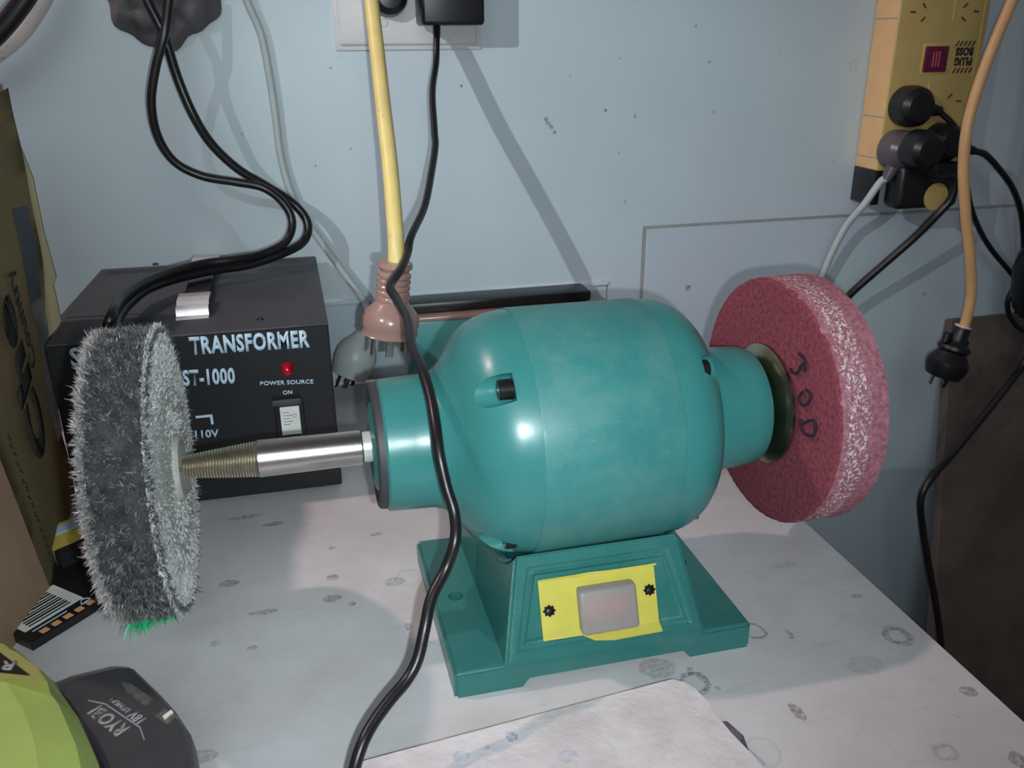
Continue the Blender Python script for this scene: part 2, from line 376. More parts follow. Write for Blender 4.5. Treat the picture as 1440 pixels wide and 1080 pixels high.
# ---------------------------------------------------------------- the setting
def struct(o): o['kind'] = 'structure'; return o
XJ, ZS, ZL = .4155, .1635, .0965      # panel joints: x of the upright joint, heights of the two sheet edges
def wallpiece(nm, lo, hi, m): return box(nm, lo, hi, m, bev=.0008, seg=1)
wb = prism('wall_back', [(-1.2, ZL+.001), (.372, ZL+.001), (.372, -.10), (XJ-.0012, -.10), (XJ-.0012, ZS+.0008), (2.6, ZS+.0008), (2.6, 1.6), (-1.2, 1.6)],
           Matrix(((1, 0, 0, 0), (0, 0, 1, 0), (0, 1, 0, 0), (0, 0, 0, 1))), .026, M['wall']); struct(wb)
w3 = wallpiece('wall_panel', (-1.2, .003, -.80), (.3712, .026, ZL-.001), M['wall_low']); w3.parent = wb
w4 = wallpiece('wall_panel', (XJ+.0042, .0004, -.80), (2.6, .026, ZS-.0032), M['wall_low']); w4.parent = wb
box('seam_filler', (XJ-.0022, .0010, -.10), (XJ+.0052, .020, ZS+.0020), M['seam'], wb)
box('seam_filler', (XJ+.0052, .0010, ZS-.0042), (2.6, .020, ZS+.0020), M['seam'], wb)
sm = box('wall_backing', (-1.2, .026, -.80), (2.6, .034, 1.6), M['seam'], wb)
tr = box('trim_1', (-.02, -.0035, ZL-.002), (.372, .002, ZL+.0035), M['wall'], None, .0008, 1); struct(tr)
# thin paint ridge down the lower sheet, right of the wheel
rd = box('trim_2', (.7555, .0008, -.62), (.7580, .004, .02), M['wall_low'], None, .0005, 1); struct(rd)
fl = box('floor', (-1.6, -1.9, -.83), (2.6, .03, -.80), M['floor']); struct(fl)

bench = thing('workbench', (0, -.5, -.80), 'white painted plywood workbench with rust rings and scratches under the grinder', 'workbench')
box('bench_top', (-.9, -1.25, -.019), (.3945, -.0045, 0), M['bench'], bench, .0012, 2)
for (x, y) in ((-.84, -1.19), (.33, -1.19), (-.84, -.08), (.33, -.08)):
    box('leg', (x-.03, y-.03, -.80), (x+.03, y+.03, -.0195), M['edge_ply'], bench, .002)
box('apron', (-.80, -.05, -.10), (.29, -.03, -.0195), M['edge_ply'], bench); box('apron', (-.80, -1.22, -.10), (.29, -1.20, -.0195), M['edge_ply'], bench)

# ---------------------------------------------------------------- bench grinder
YC, ZC = -.488, .1405
g = thing('bench_grinder', (.17, YC, 0), 'teal double ended bench grinder with a grey fluffy buff and a pink abrasive wheel', 'grinder')
AX = frame((0, YC, ZC), (1, 0, 0), (0, 0, 1))      # local z runs along the spindle
# base casting: flange with raised middle, pedestal with a cradle scooped out for the motor
def base_mesh():
    x0, x1 = .0690, .2700
    bm = bmesh.new(); P = [(x0, 0), (.1125, 0), (.1170, .0060), (.2220, .0060), (.2265, 0), (x1, 0)]
    g4 = [[bm.verts.new((x, y, z)) for x, z in row] for y, row in ((-.5685, P), (-.5685, [(x, .0185) for x, _ in P]), (-.4095, [(x, .0185) for x, _ in P]), (-.4095, P))]
    for a, b in zip(g4, g4[1:] + g4[:1]):
        for k in range(5): bm.faces.new((a[k], a[k+1], b[k+1], b[k]))
    bm.faces.new([q[0] for q in g4]); bm.faces.new([q[5] for q in g4])
    bmesh.ops.recalc_face_normals(bm, faces=bm.faces)
    bmesh.ops.bevel(bm, geom=[e for e in bm.edges if e.calc_face_angle(0) > R(60) and (min(v.co.z for v in e.verts) > .01 or abs(e.verts[0].co.z - e.verts[1].co.z) > .01)], offset=.0022, segments=3, affect='EDGES')
    return bm
flange = from_bm('base_flange', base_mesh(), M['cast'], g, 40)
cut = lathe('cut', [(-.01, .0052), (.04, .0052)], frame((.0850, -.4885, 0), (0, 0, 1)), M['hole'], None, 24)
cut2 = lathe('cut', [(-.01, .0052), (.04, .0052)], frame((.2540, -.4885, 0), (0, 0, 1)), M['hole'], None, 24)
boolean(flange, [cut, cut2])
for hx in (.0850, .2540): lathe('hole_shade', [(.0005, .0050), (.0110, .0050)], frame((hx, -.4885, 0), (0, 0, 1)), M['hole'], g, 24)  # dark plug paints the shade inside each hole
def pedestal():
    bm = bmesh.new(); N = 40; ZT = .0825
    def X(z, s): t = (z - .019) / .0635; return .1685 + s * (.0672 - .0127 * t)
    rows = []
    for i in range(N + 1):
        u = i / N; yy = -.5435 + u * (-.4325 + .5435); yb = -.5688 + u * (-.4092 + .5688)
        d = abs(yy - YC); top = min(ZC - math.sqrt(max(.0812**2 - d*d, 0)), ZT)
        t = (top - .019) / .0635
        rows.append([bm.verts.new(p) for p in ((X(.019, -1), yb, .0068), (X(.019, -1), yb, .019), (X(top, -1), yb + (yy - yb) * t, top), (X(top, 1), yb + (yy - yb) * t, top), (X(.019, 1), yb, .019), (X(.019, 1), yb, .0068))])
    for a, b in zip(rows, rows[1:]):
        for k in range(6): bm.faces.new((a[k], a[(k+1) % 6], b[(k+1) % 6], b[k]))
    for q in (rows[0], rows[-1]):
        bm.faces.new((q[0], q[1], q[4], q[5])); bm.faces.new((q[1], q[2], q[3], q[4]))
    bmesh.ops.recalc_face_normals(bm, faces=bm.faces)
    f = min([f for f in bm.faces if f.calc_center_median().z > .03], key=lambda f: f.calc_center_median().y)
    bmesh.ops.inset_region(bm, faces=[f], thickness=.0135, depth=0)
    bmesh.ops.inset_region(bm, faces=[f], thickness=.0035, depth=-.0035)
    bmesh.ops.bevel(bm, geom=[e for e in bm.edges if len(e.link_faces) == 2 and e.calc_face_angle(0) > R(40) and min(v.co.z for v in e.verts) > .012], offset=.0020, segments=3, affect='EDGES')
    return bm
from_bm('pedestal', pedestal(), M['cast'], g, 45)
# lip of the cradle on the near side of the motor
for xx in (.1125, .2245):
    bm = bmesh.new(); pr = []
    for k in range(25):
        a = R(180 + 25 + 130 * k / 24)
        pr.append((YC + .0826 * math.cos(a), ZC + .0826 * math.sin(a)))
    add_tube(bm, [(xx, y, z) for y, z in pr if z < .080], .0036 and (lambda u: .0004 + .0034 * min(1, 5*u, 5*(1-u))), 8, 3)
    from_bm('cradle_lip', bm, M['cast'], g, 60)

def cyl_profile(pts): return pts
capL = [(.0405, .0385), (.0405, .0408), (.0418, .0422), (.058, .0428), (.070, .0432), (.0765, .0452), (.0815, .0492), (.0865, .0560), (.0910, .0630), (.0960, .0690), (.1015, .0734), (.108, .0766), (.116, .0789), (.1270, .0803)]
capR = [(.2140, .0802), (.224, .0796), (.230, .0782), (.2360, .0758), (.2410, .0722), (.2452, .0675), (.2480, .0620), (.2497, .0560), (.2506, .0490), (.2520, .0448), (.2545, .0432), (.262, .0428), (.284, .0420), (.2915, .0412), (.2950, .0395), (.2960, .036)]
cl = lathe('end_cap', capL, AX, M['teal'], g, 96); cl['label'] = 'glossy teal left end cap with a long bearing hub'
crr = lathe('end_cap', capR, AX, M['teal'], g, 96)
lathe('stator_shell', [(.1268, .0806), (.1280, .0810), (.2128, .0808), (.2142, .0803)], AX, M['teal_dusty'], g, 96, caps=False)['label'] = 'dusty teal motor shell between the end caps'
def radial(ang, r, x): return (x, YC - r * math.cos(R(ang)), ZC + r * math.sin(R(ang)))
def pocket(ang, x0, x1, rr, rad):
    c = lathe('cut', [(0, rad), (x1 - x0, rad)], frame(radial(ang, rr, x0), (1, 0, 0)), M['teal'], None, 24)
    return c
angs = (44, 136, -44, -136)
boolean(cl, [pocket(a, .070, .1145, .0745, .0095) for a in angs])
boolean(crr, [pocket(a, .2335, .275, .0700, .0085) for a in (46, 134, -46, -134)])
for a in angs:
    s = lathe('cap_screw', [(0, .0012), (0.0, .0052), (.0005, .0060), (.0085, .0060)], frame(radial(a, .0745 - .003*(a < 0), .1052 + .003*(a < 0)), (1, 0, 0)), M['black_bolt'], g, 20)
    s['label'] = 'black socket head cap screw'
for a in (46, 134, -46, -134):
    s = lathe('cap_screw', [(0, .0060), (.0065, .0060), (.007, .0052), (.007, .0012)], frame(radial(a, .0690, .2325), (1, 0, 0)), M['black_bolt'], g, 20)
    s['label'] = 'black socket head cap screw'
# bearing plate in the left hub, spindle
lathe('bearing_ring', [(.0360, .0330), (.0352, .0345), (.0352, .0385), (.0365, .0402), (.0410, .0404), (.0410, .0330)], AX, M['black_metal'], g, 72, caps=True)['label'] = 'dark steel bearing ring on the left hub face'
lathe('bearing_cover', [(.0340, .0120), (.0340, .0245), (.0362, .0290), (.0400, .0300)], AX, M['teal'], g, 64)
lathe('collar', [(.0290, .0088), (.0290, .0096), (.0380, .0100), (.0380, .0080)], AX, M['chrome'], g, 40)['label'] = 'bright steel collar beside the hub'
lathe('spindle', [(-.0352, .0112), (-.0347, .0116), (.0262, .0110), (.0280, .0109), (.0290, .0100)], AX, M['steel'], g, 48)['label'] = 'smooth bright steel spindle'
def screw_thread():
    bm = bmesh.new(); pr = []
    n = 34; x = -.0352; L = .0580
    for k in range(n * 2 + 1):
        t = k / (n * 2); rr = .0113 - .0060 * t ** 1.15
        pr.append((x - L * t, rr - (0 if k % 2 else .00065)))
    add_lathe(bm, pr[::-1], AX, 40); return bm
from_bm('threaded_taper', screw_thread(), M['thread'], g, 50)['label'] = 'threaded steel taper running into the buff'
# yellow switch plate
PY = -.5605
def plate():
    bm = bmesh.new()
    def sec(x, top, bot, lip): # plate cross-section at x
        return [(x, PY - lip, top + lip * .55), (x, PY - .0009, top), (x, PY - .0009, bot), (x, PY - lip, bot - lip * .55)]
    st = [(.1238, .0690, .0300, .0011), (.1490, .0690, .0300, .0014), (.1560, .0695, .0290, .0042), (.1680, .0690, .0288, .0056), (.1800, .0690, .0295, .0060), (.1998, .0690, .0300, .0062)]
    fr = [[bm.verts.new(p) for p in sec(*s)] for s in st]
    for a, b in zip(fr, fr[1:]):
        for k in range(3): bm.faces.new((a[k], a[k+1], b[k+1], b[k]))
    bmesh.ops.recalc_face_normals(bm, faces=bm.faces)
    r = bmesh.ops.solidify(bm, geom=list(bm.faces), thickness=.0011)
    return bm
sp_ = from_bm('switch_plate', plate(), M['yellow_plate'], g); sp_['label'] = 'bright yellow metal switch plate with folded lips'
swb = box('switch_body', (.1480, PY-.004, .0345), (.1835, PY-.0005, .0625), M['switch_dark'], sp_, .001)
sw = box('rocker', (.1520, PY-.0068, .0420), (.1790, PY-.004, .0560), M['switch_red'], sp_, .0015); sw['label'] = 'pink rocker behind the cover'
cv = box('switch_cover', (.1470, PY-.0098, .0335), (.1845, PY-.0012, .0635), M['switch_cover'], sp_, .0024, 3); cv['label'] = 'milky translucent rubber cover'
for (x, z) in ((.1290, .0500), (.1950, .0535)):
    bm = bmesh.new(); pts = []
    for k in range(16):
        a = 2*math.pi*k/16; rr = .0042 if k % 2 == 0 else .0030; pts.append((rr*math.cos(a), rr*math.sin(a)))
    wsh = prism('star_washer', pts, frame((x, PY-.0020, z), (0, -1, 0)), .0008, M['black_bolt'], sp_, 0, None)
    lathe('screw', [(0, .0026), (.0012, .0024), (.0017, .0012)], frame((x, PY-.0027, z), (0, -1, 0)), M['black_bolt'], sp_, 16)

for o in [sp_] + list(sp_.children):
    for v in o.data.vertices:
        v.co.x = .1268 + (v.co.x - .1238) * 1.02; v.co.z = .0305 + (v.co.z - .030) * .86; v.co.y += .0012 + .40 * (v.co.z - .043)
# pink abrasive wheel
WM = frame((.3105, YC, ZC+.0015), (math.cos(R(2.2)), math.sin(R(2.2)), -.008), (0, 0, 1))
def noisy_disc(prof, M_, seg, amp):
    bm = bmesh.new(); rings = add_lathe(bm, prof, M_, seg)
    ax = (M_.to_3x3() @ Vector((0, 0, 1)))
    for rg in rings:
        for v in rg:
            c = M_.translation + ax * (v.co - M_.translation).dot(ax); d = (v.co - c).normalized()
            v.co += d * random.uniform(-amp, amp)
    return bm
prof = [(.0012, .070), (0, .0820), (.0003, .0850), (.0012, .0862)] + [(.0012 + .033 * k / 9, .0866) for k in range(1, 10)] + [(.0352, .0850), (.036, .082)]
wb_ = noisy_disc([(0, .028)] + prof[1:] + [(.036, .028)], Matrix.Identity(4), 220, .00035)
me = bpy.data.meshes.new('abrasive_wheel'); bmesh.ops.recalc_face_normals(wb_, faces=wb_.faces)
for f in wb_.faces: f.material_index = 1 if (Vector((f.calc_center_median().x, f.calc_center_median().y, 0)).length > .0855 and abs(f.normal.z) < .7) else 0
for v in wb_.verts: v.co = Vector((v.co.z, v.co.y, v.co.x))   # spindle axis becomes local x
wb_.to_mesh(me); wb_.free(); me.flip_normals()
me.materials.append(M['red_face']); me.materials.append(M['pink_rim'])
aw = obj('abrasive_wheel', me, None, g, 40); aw.matrix_world = Matrix.Translation((.3105, YC, ZC+.0015)) @ Matrix.Rotation(R(2.2), 4, 'Z')
aw.parent = g; aw.matrix_parent_inverse = Matrix.Translation(-g.location); aw['label'] = 'thick pink non-woven abrasive wheel marked 200'
lathe('clamp_flange', [(.3000, .010), (.3000, .030), (.3062, .0408), (.3072, .0422), (.3095, .0422), (.3095, .010)], AX, M['zinc'], g, 72)['label'] = 'zinc plated clamping flange'
lathe('clamp_flange', [(.3465, .010), (.3465, .045), (.349, .0445), (.352, .03), (.352, .010)], AX, M['zinc'], g, 60)
lathe('spindle', [(.2900, .0100), (.3700, .0095), (.3750, .0080)], AX, M['steel_dark'], g, 32)
lathe('clamp_nut', [(.352, .0150), (.352, .0162), (.362, .0162), (.3635, .0150)], AX, M['steel_dark'], g, 6, 20)
strokes('handwriting', [[(0.3102, -0.5233, 0.1894), (0.3102, -0.5289, 0.1885), (0.3102, -0.5320, 0.1861)], [(0.3102, -0.5163, 0.1768), (0.3102, -0.5168, 0.1747), (0.3102, -0.5223, 0.1750), (0.3102, -0.5257, 0.1780), (0.3102, -0.5275, 0.1823), (0.3102, -0.5317, 0.1853), (0.3102, -0.5321, 0.1798)], [(0.3102, -0.5336, 0.1666), (0.3102, -0.5299, 0.1616), (0.3102, -0.5311, 0.1581), (0.3102, -0.5355, 0.1578), (0.3102, -0.5406, 0.1614), (0.3102, -0.5421, 0.1660), (0.3102, -0.5398, 0.1690), (0.3102, -0.5365, 0.1687)], [(0.3102, -0.5351, 0.1476), (0.3102, -0.5362, 0.1416), (0.3102, -0.5418, 0.1401), (0.3102, -0.5504, 0.1428), (0.3102, -0.5515, 0.1492), (0.3102, -0.5497, 0.1524), (0.3102, -0.5445, 0.1508), (0.3102, -0.5380, 0.1458)]], .00105, M['pencil'], g)['label'] = 'the number 200 handwritten on the wheel'

# buffing wheel: grey cotton core bristling with frayed threads
BX0, BX1 = -.1175, -.0835
bw_prof = [(BX0, .020), (BX0, .078), (BX0+.003, .0835)] + [(BX0+.003 + (BX1-BX0-.006)*k/8, .0845) for k in range(1, 8)] + [(BX1-.003, .0835), (BX1, .078), (BX1+.0015, .05), (BX1+.001, .020)]
bb = noisy_disc(bw_prof, AX, 160, .0012)
bmesh.ops.recalc_face_normals(bb, faces=bb.faces)
for f in bb.faces: f.material_index = 1 if f.calc_center_median().x > BX1 - .0022 else 0
buff = from_bm('buffing_wheel', bb, M['cloth_dark'], g, 60); buff.data.materials.append(M['cloth_light']); buff['label'] = 'frayed grey cotton buffing wheel on the tapered thread'
def fibre_mat(name, attr_lo, attr_hi):
    m = bpy.data.materials.new(name); m.use_nodes = True; t = NT(m)
    a = t.new('ShaderNodeAttribute'); a.attribute_name = 'tint'
    t.base(t.mix(a.outputs['Fac'], attr_lo, attr_hi)); t.rough(.85); t.b.inputs['Specular IOR Level'].default_value = .2
    return m
def fibres(name, root, direc, length, width, tint, m, parent):
    """each fibre a thin bent blade of two quads"""
    n = len(root); side = np.cross(direc, rng.normal(size=(n, 3))); side /= np.linalg.norm(side, axis=1)[:, None]
    bend = rng.normal(size=(n, 3)) * (length * .22)[:, None]
    mid = root + direc * (length * .55)[:, None] + bend * .35; tip = root + direc * length[:, None] + bend
    w = width[:, None] * side
    V = np.stack([root - w, root + w, mid - w * .7, mid + w * .7, tip], 1).reshape(-1, 3)
    b = np.arange(n) * 5; F = []
    q = np.stack([b, b+1, b+3, b+2], 1); t3 = np.stack([b+2, b+3, b+4], 1)
    me = bpy.data.meshes.new(name)
    me.from_pydata(V.tolist(), [], q.tolist() + t3.tolist())
    at = me.attributes.new('tint', 'FLOAT', 'POINT')
    tt = np.repeat(tint, 5).reshape(-1, 5) + np.array([-.2, -.2, 0, 0, .14]); at.data.foreach_set('value', np.clip(tt, 0, 1).reshape(-1).astype(np.float32))
    o = obj(name, me, m, parent); o['kind'] = 'stuff'; return o
def pol(a, r, x): return np.stack([x, YC - r*np.cos(a), ZC + r*np.sin(a)], 1)
def clump(a, x, fa, fx, ph): return np.sin(a*fa + ph + 2.1*np.sin(x*fx)) * np.cos(x*fx*1.7 + a*fa*.37)
n = 46000
a = rng.uniform(0, 2*np.pi, n); x = BX0 + (BX1-BX0) * rng.beta(1.0, 1.0, n)
k1 = clump(a, x, 43, 420, 0) + .7 * clump(a, x, 97, 900, 1)
rad = pol(a, np.ones(n), np.zeros(n)) - np.array([0, YC, ZC])
xd = np.array([1, 0, 0]) * (np.sin(a*31 + x*700) * .55 + rng.normal(0, .3, n) + (x - (BX0+BX1)/2) * 26)[:, None]
tg = np.cross(rad, np.array([1., 0, 0])) * (np.cos(a*37 + x*520) * .45 + rng.normal(0, .3, n))[:, None]
dr = rad + xd + tg; dr /= np.linalg.norm(dr, axis=1)[:, None]
edge = np.clip(((BX0 + .005) - x) / .005, 0, 1)
fibres('rim_threads', pol(a, np.full(n, .0825), x), dr, rng.uniform(.0022, .0050, n) + .0016*k1*(k1 > 0), rng.uniform(.00018, .00045, n),
       np.clip(.07 + .16*k1 + rng.normal(0, .11, n) + .50*edge + (rng.random(n) > .975)*.55, 0, 1), fibre_mat('grimy_threads', col(58, 62, 64), col(205, 200, 198)), buff)
n = 5200   # ragged pale tufts on the far edge
a = rng.uniform(0, 2*np.pi, n); a = np.round(a*34)/34 + rng.normal(0, .006, n)
rad = pol(a, np.ones(n), np.zeros(n)) - np.array([0, YC, ZC])
dr = rad + np.array([-1, 0, 0]) * rng.uniform(.0, .7, n)[:, None] + rng.normal(0, .25, (n, 3)); dr /= np.linalg.norm(dr, axis=1)[:, None]
fibres('edge_tufts', pol(a, rng.uniform(.078, .084, n), BX0 + rng.uniform(-.001, .004, n)), dr, rng.uniform(.0025, .0058, n), rng.uniform(.00025, .0006, n),
       np.clip(.6 + rng.normal(0, .2, n), 0, 1), fibre_mat('pale_tufts', col(110, 106, 108), col(200, 192, 190)), buff)
n = 26000  # combed face
r0 = np.sqrt(rng.uniform(.012**2, .0865**2, n)); a = rng.uniform(0, 2*np.pi, n)
rad = pol(a, np.ones(n), np.zeros(n)) - np.array([0, YC, ZC])
dr = rad * rng.uniform(.6, 1.1, n)[:, None] + np.array([1., 0, 0]) * rng.uniform(.0, .18, n)[:, None] + rng.normal(0, .22, (n, 3)); dr /= np.linalg.norm(dr, axis=1)[:, None]
fibres('face_threads', pol(a, r0, BX1 + .0004 - .002*(r0 > .08) + rng.uniform(-.001, .001, n)), dr, rng.uniform(.0012, .0034, n), rng.uniform(.00025, .0006, n),
       np.clip(.66 + .2*np.sin(a*9 + r0*200) * np.cos(a*23) + rng.normal(0, .16, n), 0, 1), fibre_mat('pale_threads', col(128, 130, 129), col(206, 206, 203)), buff)
n = 4200   # green polishing compound caught in the lowest threads
a = R(-90) + rng.normal(.02, .13, n) ; x = BX0 + (BX1-BX0-.004) * rng.beta(1.0, 1.5, n)
rad = pol(a, np.ones(n), np.zeros(n)) - np.array([0, YC, ZC])
dr = rad + rng.normal(0, .35, (n, 3)) + np.array([0, -.35, 0]); dr /= np.linalg.norm(dr, axis=1)[:, None]
fibres('green_threads', pol(a, .0865 + .002*rng.random(n), x), dr, rng.uniform(.0045, .0085, n) + .0055*np.exp(-((x-BX0-.004)/.005)**2), rng.uniform(.0002, .0005, n),
       np.clip(.5 + rng.normal(0, .3, n), 0, 1), fibre_mat('green_threads', col(20, 120, 84), col(50, 245, 165)), buff)['label'] = 'bright green compound on the lowest threads'
lathe('centre_disc', [(BX1, .006), (BX1+.0045, .006), (BX1+.0045, .019), (BX1+.003, .0205), (BX1, .0205)], AX, M['cloth_light'], buff, 48)
for k in range(4):
    aa = R(20 + 90*k); lathe('rivet', [(0, .0012), (.0008, .0010)], frame(radial(math.degrees(aa), .0150, BX1+.0045), (1, 0, 0)), M['steel_dark'], buff, 12)
tube('mains_lead', [(.24, -.42, .012), (.262, -.36, .006), (.30, -.33, .0055), (.36, -.325, .0055), (.387, -.30, .0055), (.3885, -.25, .0056), (.37, -.17, .0056)], .0042, M['cable_black'], g)

# ---------------------------------------------------------------- step transformer
T0, T1, TY0, TY1, TZ = -.2000, .0205, -.2745, -.0200, .1575
tf = thing('transformer', (-.09, -.14, 0), 'black metal box voltage transformer with pale lettering and a strap handle', 'transformer')
box('casing', (T0, TY0+.002, .004), (T1, TY1, TZ), M['black_metal'], tf, .0016, 2)
fp = box('front_panel', (T0+.0008, TY0-.0005, .005), (T1-.0008, TY0+.003, TZ-.0012), M['black_panel'], tf, .0006, 1); fp['label'] = 'black lettered front panel'
FY = TY0 - .0007
for (x, y) in ((T0+.02, TY0+.02), (T1-.02, TY0+.02), (T0+.02, TY1-.02), (T1-.02, TY1-.02)):
    lathe('foot', [(0, .008), (.0045, .009)], frame((x, y, 0), (0, 0, 1)), M['rubber'], tf, 20)
def ftext(s, p0, p1, h, bold=.02, m='print'):
    text('lettering', s, (p0[0], FY, p0[2]), (p1[0]-p0[0], 0, p1[2]-p0[2]), (0, 0, 1), h, M[m], tf, math.dist(p0, p1), bold)['label'] = 'printed ' + s
ftext('S', (-0.1828, -0.2752, 0.1392), (-0.1744, -0.2752, 0.1390), .0150, .03)
ftext('TRANSFORMER', (-0.0923, -0.2752, 0.1410), (0.0037, -0.2752, 0.1390), .0142, .036)
ftext('ST-1000', (-0.1015, -0.2752, 0.1143), (-0.0602, -0.2752, 0.1126), .0130, .036)
ftext('POWER SOURCE', (-0.0405, -0.2752, 0.1080), (0.0036, -0.2752, 0.1054), .0036, .015)
ftext('ON', (-0.0227, -0.2752, 0.0976), (-0.0150, -0.2752, 0.0974), .0036, .015)
ftext('110V', (-0.0984, -0.2752, 0.0657), (-0.0794, -0.2752, 0.0648), .0068, .02)
prism('printed_bracket', [(0, 0), (.0135, 0), (.0135, -.009), (.0115, -.009), (.0115, -.002), (0, -.002)], frame(((-0.0957, -0.2752, 0.0859)[0], FY+.0003, (-0.0957, -0.2752, 0.0859)[2]), (0, -1, 0), (1, 0, 0)), .0006, M['print'], tf, 0, None)
lx, _, lz = (-0.0169, -0.2752, 0.1211)
lathe('indicator_lamp', [(0, .0055), (.0010, .0055), (.0022, .0046), (.0070, .0042), (.0090, .0034), (.0100, .0015)], frame((lx, FY, lz), (0, -1, 0)), M['led'], tf, 24)['label'] = 'red indicator lamp'
b0, b1 = (-0.0315, -0.2752, 0.0932), (-0.0066, -0.2752, 0.0379)
brk = box('breaker', (b0[0], FY-.003, b1[2]), (b1[0], FY+.001, b0[2]), M['rubber'], tf, .001); 
box('breaker_hood', (b0[0]-.001, FY-.0055, b0[2]-.004), (b1[0]-.002, FY-.002, b0[2]+.0015), M['black_metal'], brk, .0008)
l0, l1 = (-0.0267, -0.2752, 0.0874), (-0.0106, -0.2752, 0.0613)
lb = box('label_plate', (l0[0], FY-.0038, l1[2]), (l1[0], FY-.0028, l0[2]), M['white_label'], brk)
box('toggle', (l0[0]+.001, FY-.0085, l1[2]-.011), (l1[0]-.001, FY-.003, l1[2]-.002), M['white_label'], brk, .001)
for k in range(5):
    box('print_line', (l0[0]+.002, FY-.0041, l0[2]-.0055-.0028*k), (l0[0]+(.010 if k % 2 else .0075), FY-.0037, l0[2]-.0048-.0028*k), M['print_grey'], brk)
strokes('printed_ring', [[(l1[0]-.0045+.0016*math.cos(q*math.pi/4), FY-.0038, l0[2]-.0085+.0016*math.sin(q*math.pi/4)) for q in range(9)]], .0003, M['print_grey'], brk)
# strap handle between two chromed brackets on the lid
hb0 = (-0.0923, -0.2266, 0.1575); hb1 = (-0.0947, -0.0251, 0.1575)
hd = Vector(hb1) - Vector(hb0); hd.z = 0; 
HM = frame((hb0[0], hb0[1], TZ), (0, 0, 1), (1, 0, 0))
def handle_clip(yy, sgn, nm):
    bm = bmesh.new(); w = .0135
    pts = [(-.016, 0), (-.010, .0008), (-.0085, .0060), (-.0060, .0085), (-.0020, .0080), (.0010, .0070), (.0035, .0095), (.006, .0105), (.030, .0105), (.034, .0085)]
    top = [(a*sgn, b + .0008) for a, b in pts]; bot = [(a*sgn, max(b - .0010, 0)) for a, b in pts]
    L = [[bm.verts.new((hb0[0] + s_*w, yy + a, TZ + b)) for a, b in q] for s_, q in ((-1, top), (1, top), (1, bot), (-1, bot))]
    for a, b in zip(L, L[1:] + L[:1]):
        for k in range(len(pts)-1): bm.faces.new((a[k], a[k+1], b[k+1], b[k]))
    bm.faces.new([q[0] for q in L]); bm.faces.new([q[-1] for q in L][::-1])
    return from_bm(nm, bm, M['chrome'], tf, 40)
c1 = handle_clip(hb0[1]+.012, 1, 'handle_clip'); c2 = handle_clip(hb1[1], -1, 'handle_clip')
c1['label'] = 'chromed handle clip'; c2['label'] = 'chromed handle clip'
lathe('rivet', [(0, .0022), (.0010, .0018), (.0014, .0006)], frame((hb0[0], hb0[1]+.028, TZ+.0105), (0, 0, 1)), M['chrome'], c1, 16)
box('handle_strap', (hb0[0]-.0110, hb0[1]+.040, TZ+.0048), (hb0[0]+.0110, hb1[1]-.006, TZ+.0078), M['rubber'], tf, .001)
for p in ((-0.0355, -0.2464, 0.1575), (-0.1470, -0.0137, 0.1575), (-0.1819, 0.0060, 0.1575)):
    lathe('lid_screw', [(0, .0032), (.0012, .0030), (.0018, .0018)], frame((p[0], p[1], TZ-.0002), (0, 0, 1)), M['rubber'], tf, 16)

# ---------------------------------------------------------------- cardboard box at the left
cb = thing('cardboard_box', (-.30, -.30, 0), 'tall olive brown cardboard carton with black script lettering at the left edge', 'box')
def quad_slab(name, P, m, parent, th=.004):
    bm = bmesh.new(); v = [bm.verts.new(p) for p in P]; f = bm.faces.new(v)
    bmesh.ops.solidify(bm, geom=[f], thickness=th); return from_bm(name, bm, m, parent)
# side wall (wavy top and torn back edge), back, front flap, top flap
side = []
A0 = Vector((-.1985, -.3870, .0)); A1 = Vector((-.2385, -.3870, .362)); B0 = Vector((-.2190, -.2150, .0)); B1 = Vector((-.2030, -.2000, .3440))
def sp(u, v):   # u front->back, v bottom->top
    p = (A0.lerp(A1, v)).lerp(B0.lerp(B1, v), u); p.x += .0028 * math.sin(v * 9 + 2) * u; return p
bm = bmesh.new(); NU, NV = 8, 26; G = []
for i in range(NU+1):
    row = []
    for j in range(NV+1):
        p = sp(i/NU, j/NV)
        if j == NV: p.z += .004*math.sin(i*1.7)
        if i == NU: p.y += .003*math.sin(j*.9) 
        row.append(bm.verts.new(p))
    G.append(row)
for i in range(NU):
    for j in range(NV): bm.faces.new((G[i][j], G[i+1][j], G[i+1][j+1], G[i][j+1]))
bmesh.ops.solidify(bm, geom=list(bm.faces), thickness=.004)
from_bm('side_panel', bm, M['card'], cb, 60)['label'] = 'olive side panel printed with dark script'
quad_slab('back_panel', [B0 + Vector((-.002, 0, 0)), B1 + Vector((-.004, 0, -.01)), (-.47, -.20, .33), (-.47, -.215, 0)], M['card'], cb)
quad_slab('bottom_panel', [(-.203, -.385, .0045), (-.221, -.217, .0045), (-.47, -.215, .0045), (-.47, -.385, .0045)], M['card'], cb)
quad_slab('front_flap', [(-.1985, -.3875, 0), (-.2385, -.3875, .362), (-.2640, -.497, .352), (-.2235, -.497, 0)], M['card_lit'], cb)['label'] = 'front flap folded outwards, coloured lighter for the light on it'
quad_slab('far_panel', [(-.47, -.215, 0), (-.47, -.20, .33), (-.47, -.385, .33), (-.47, -.385, 0)], M['card'], cb)
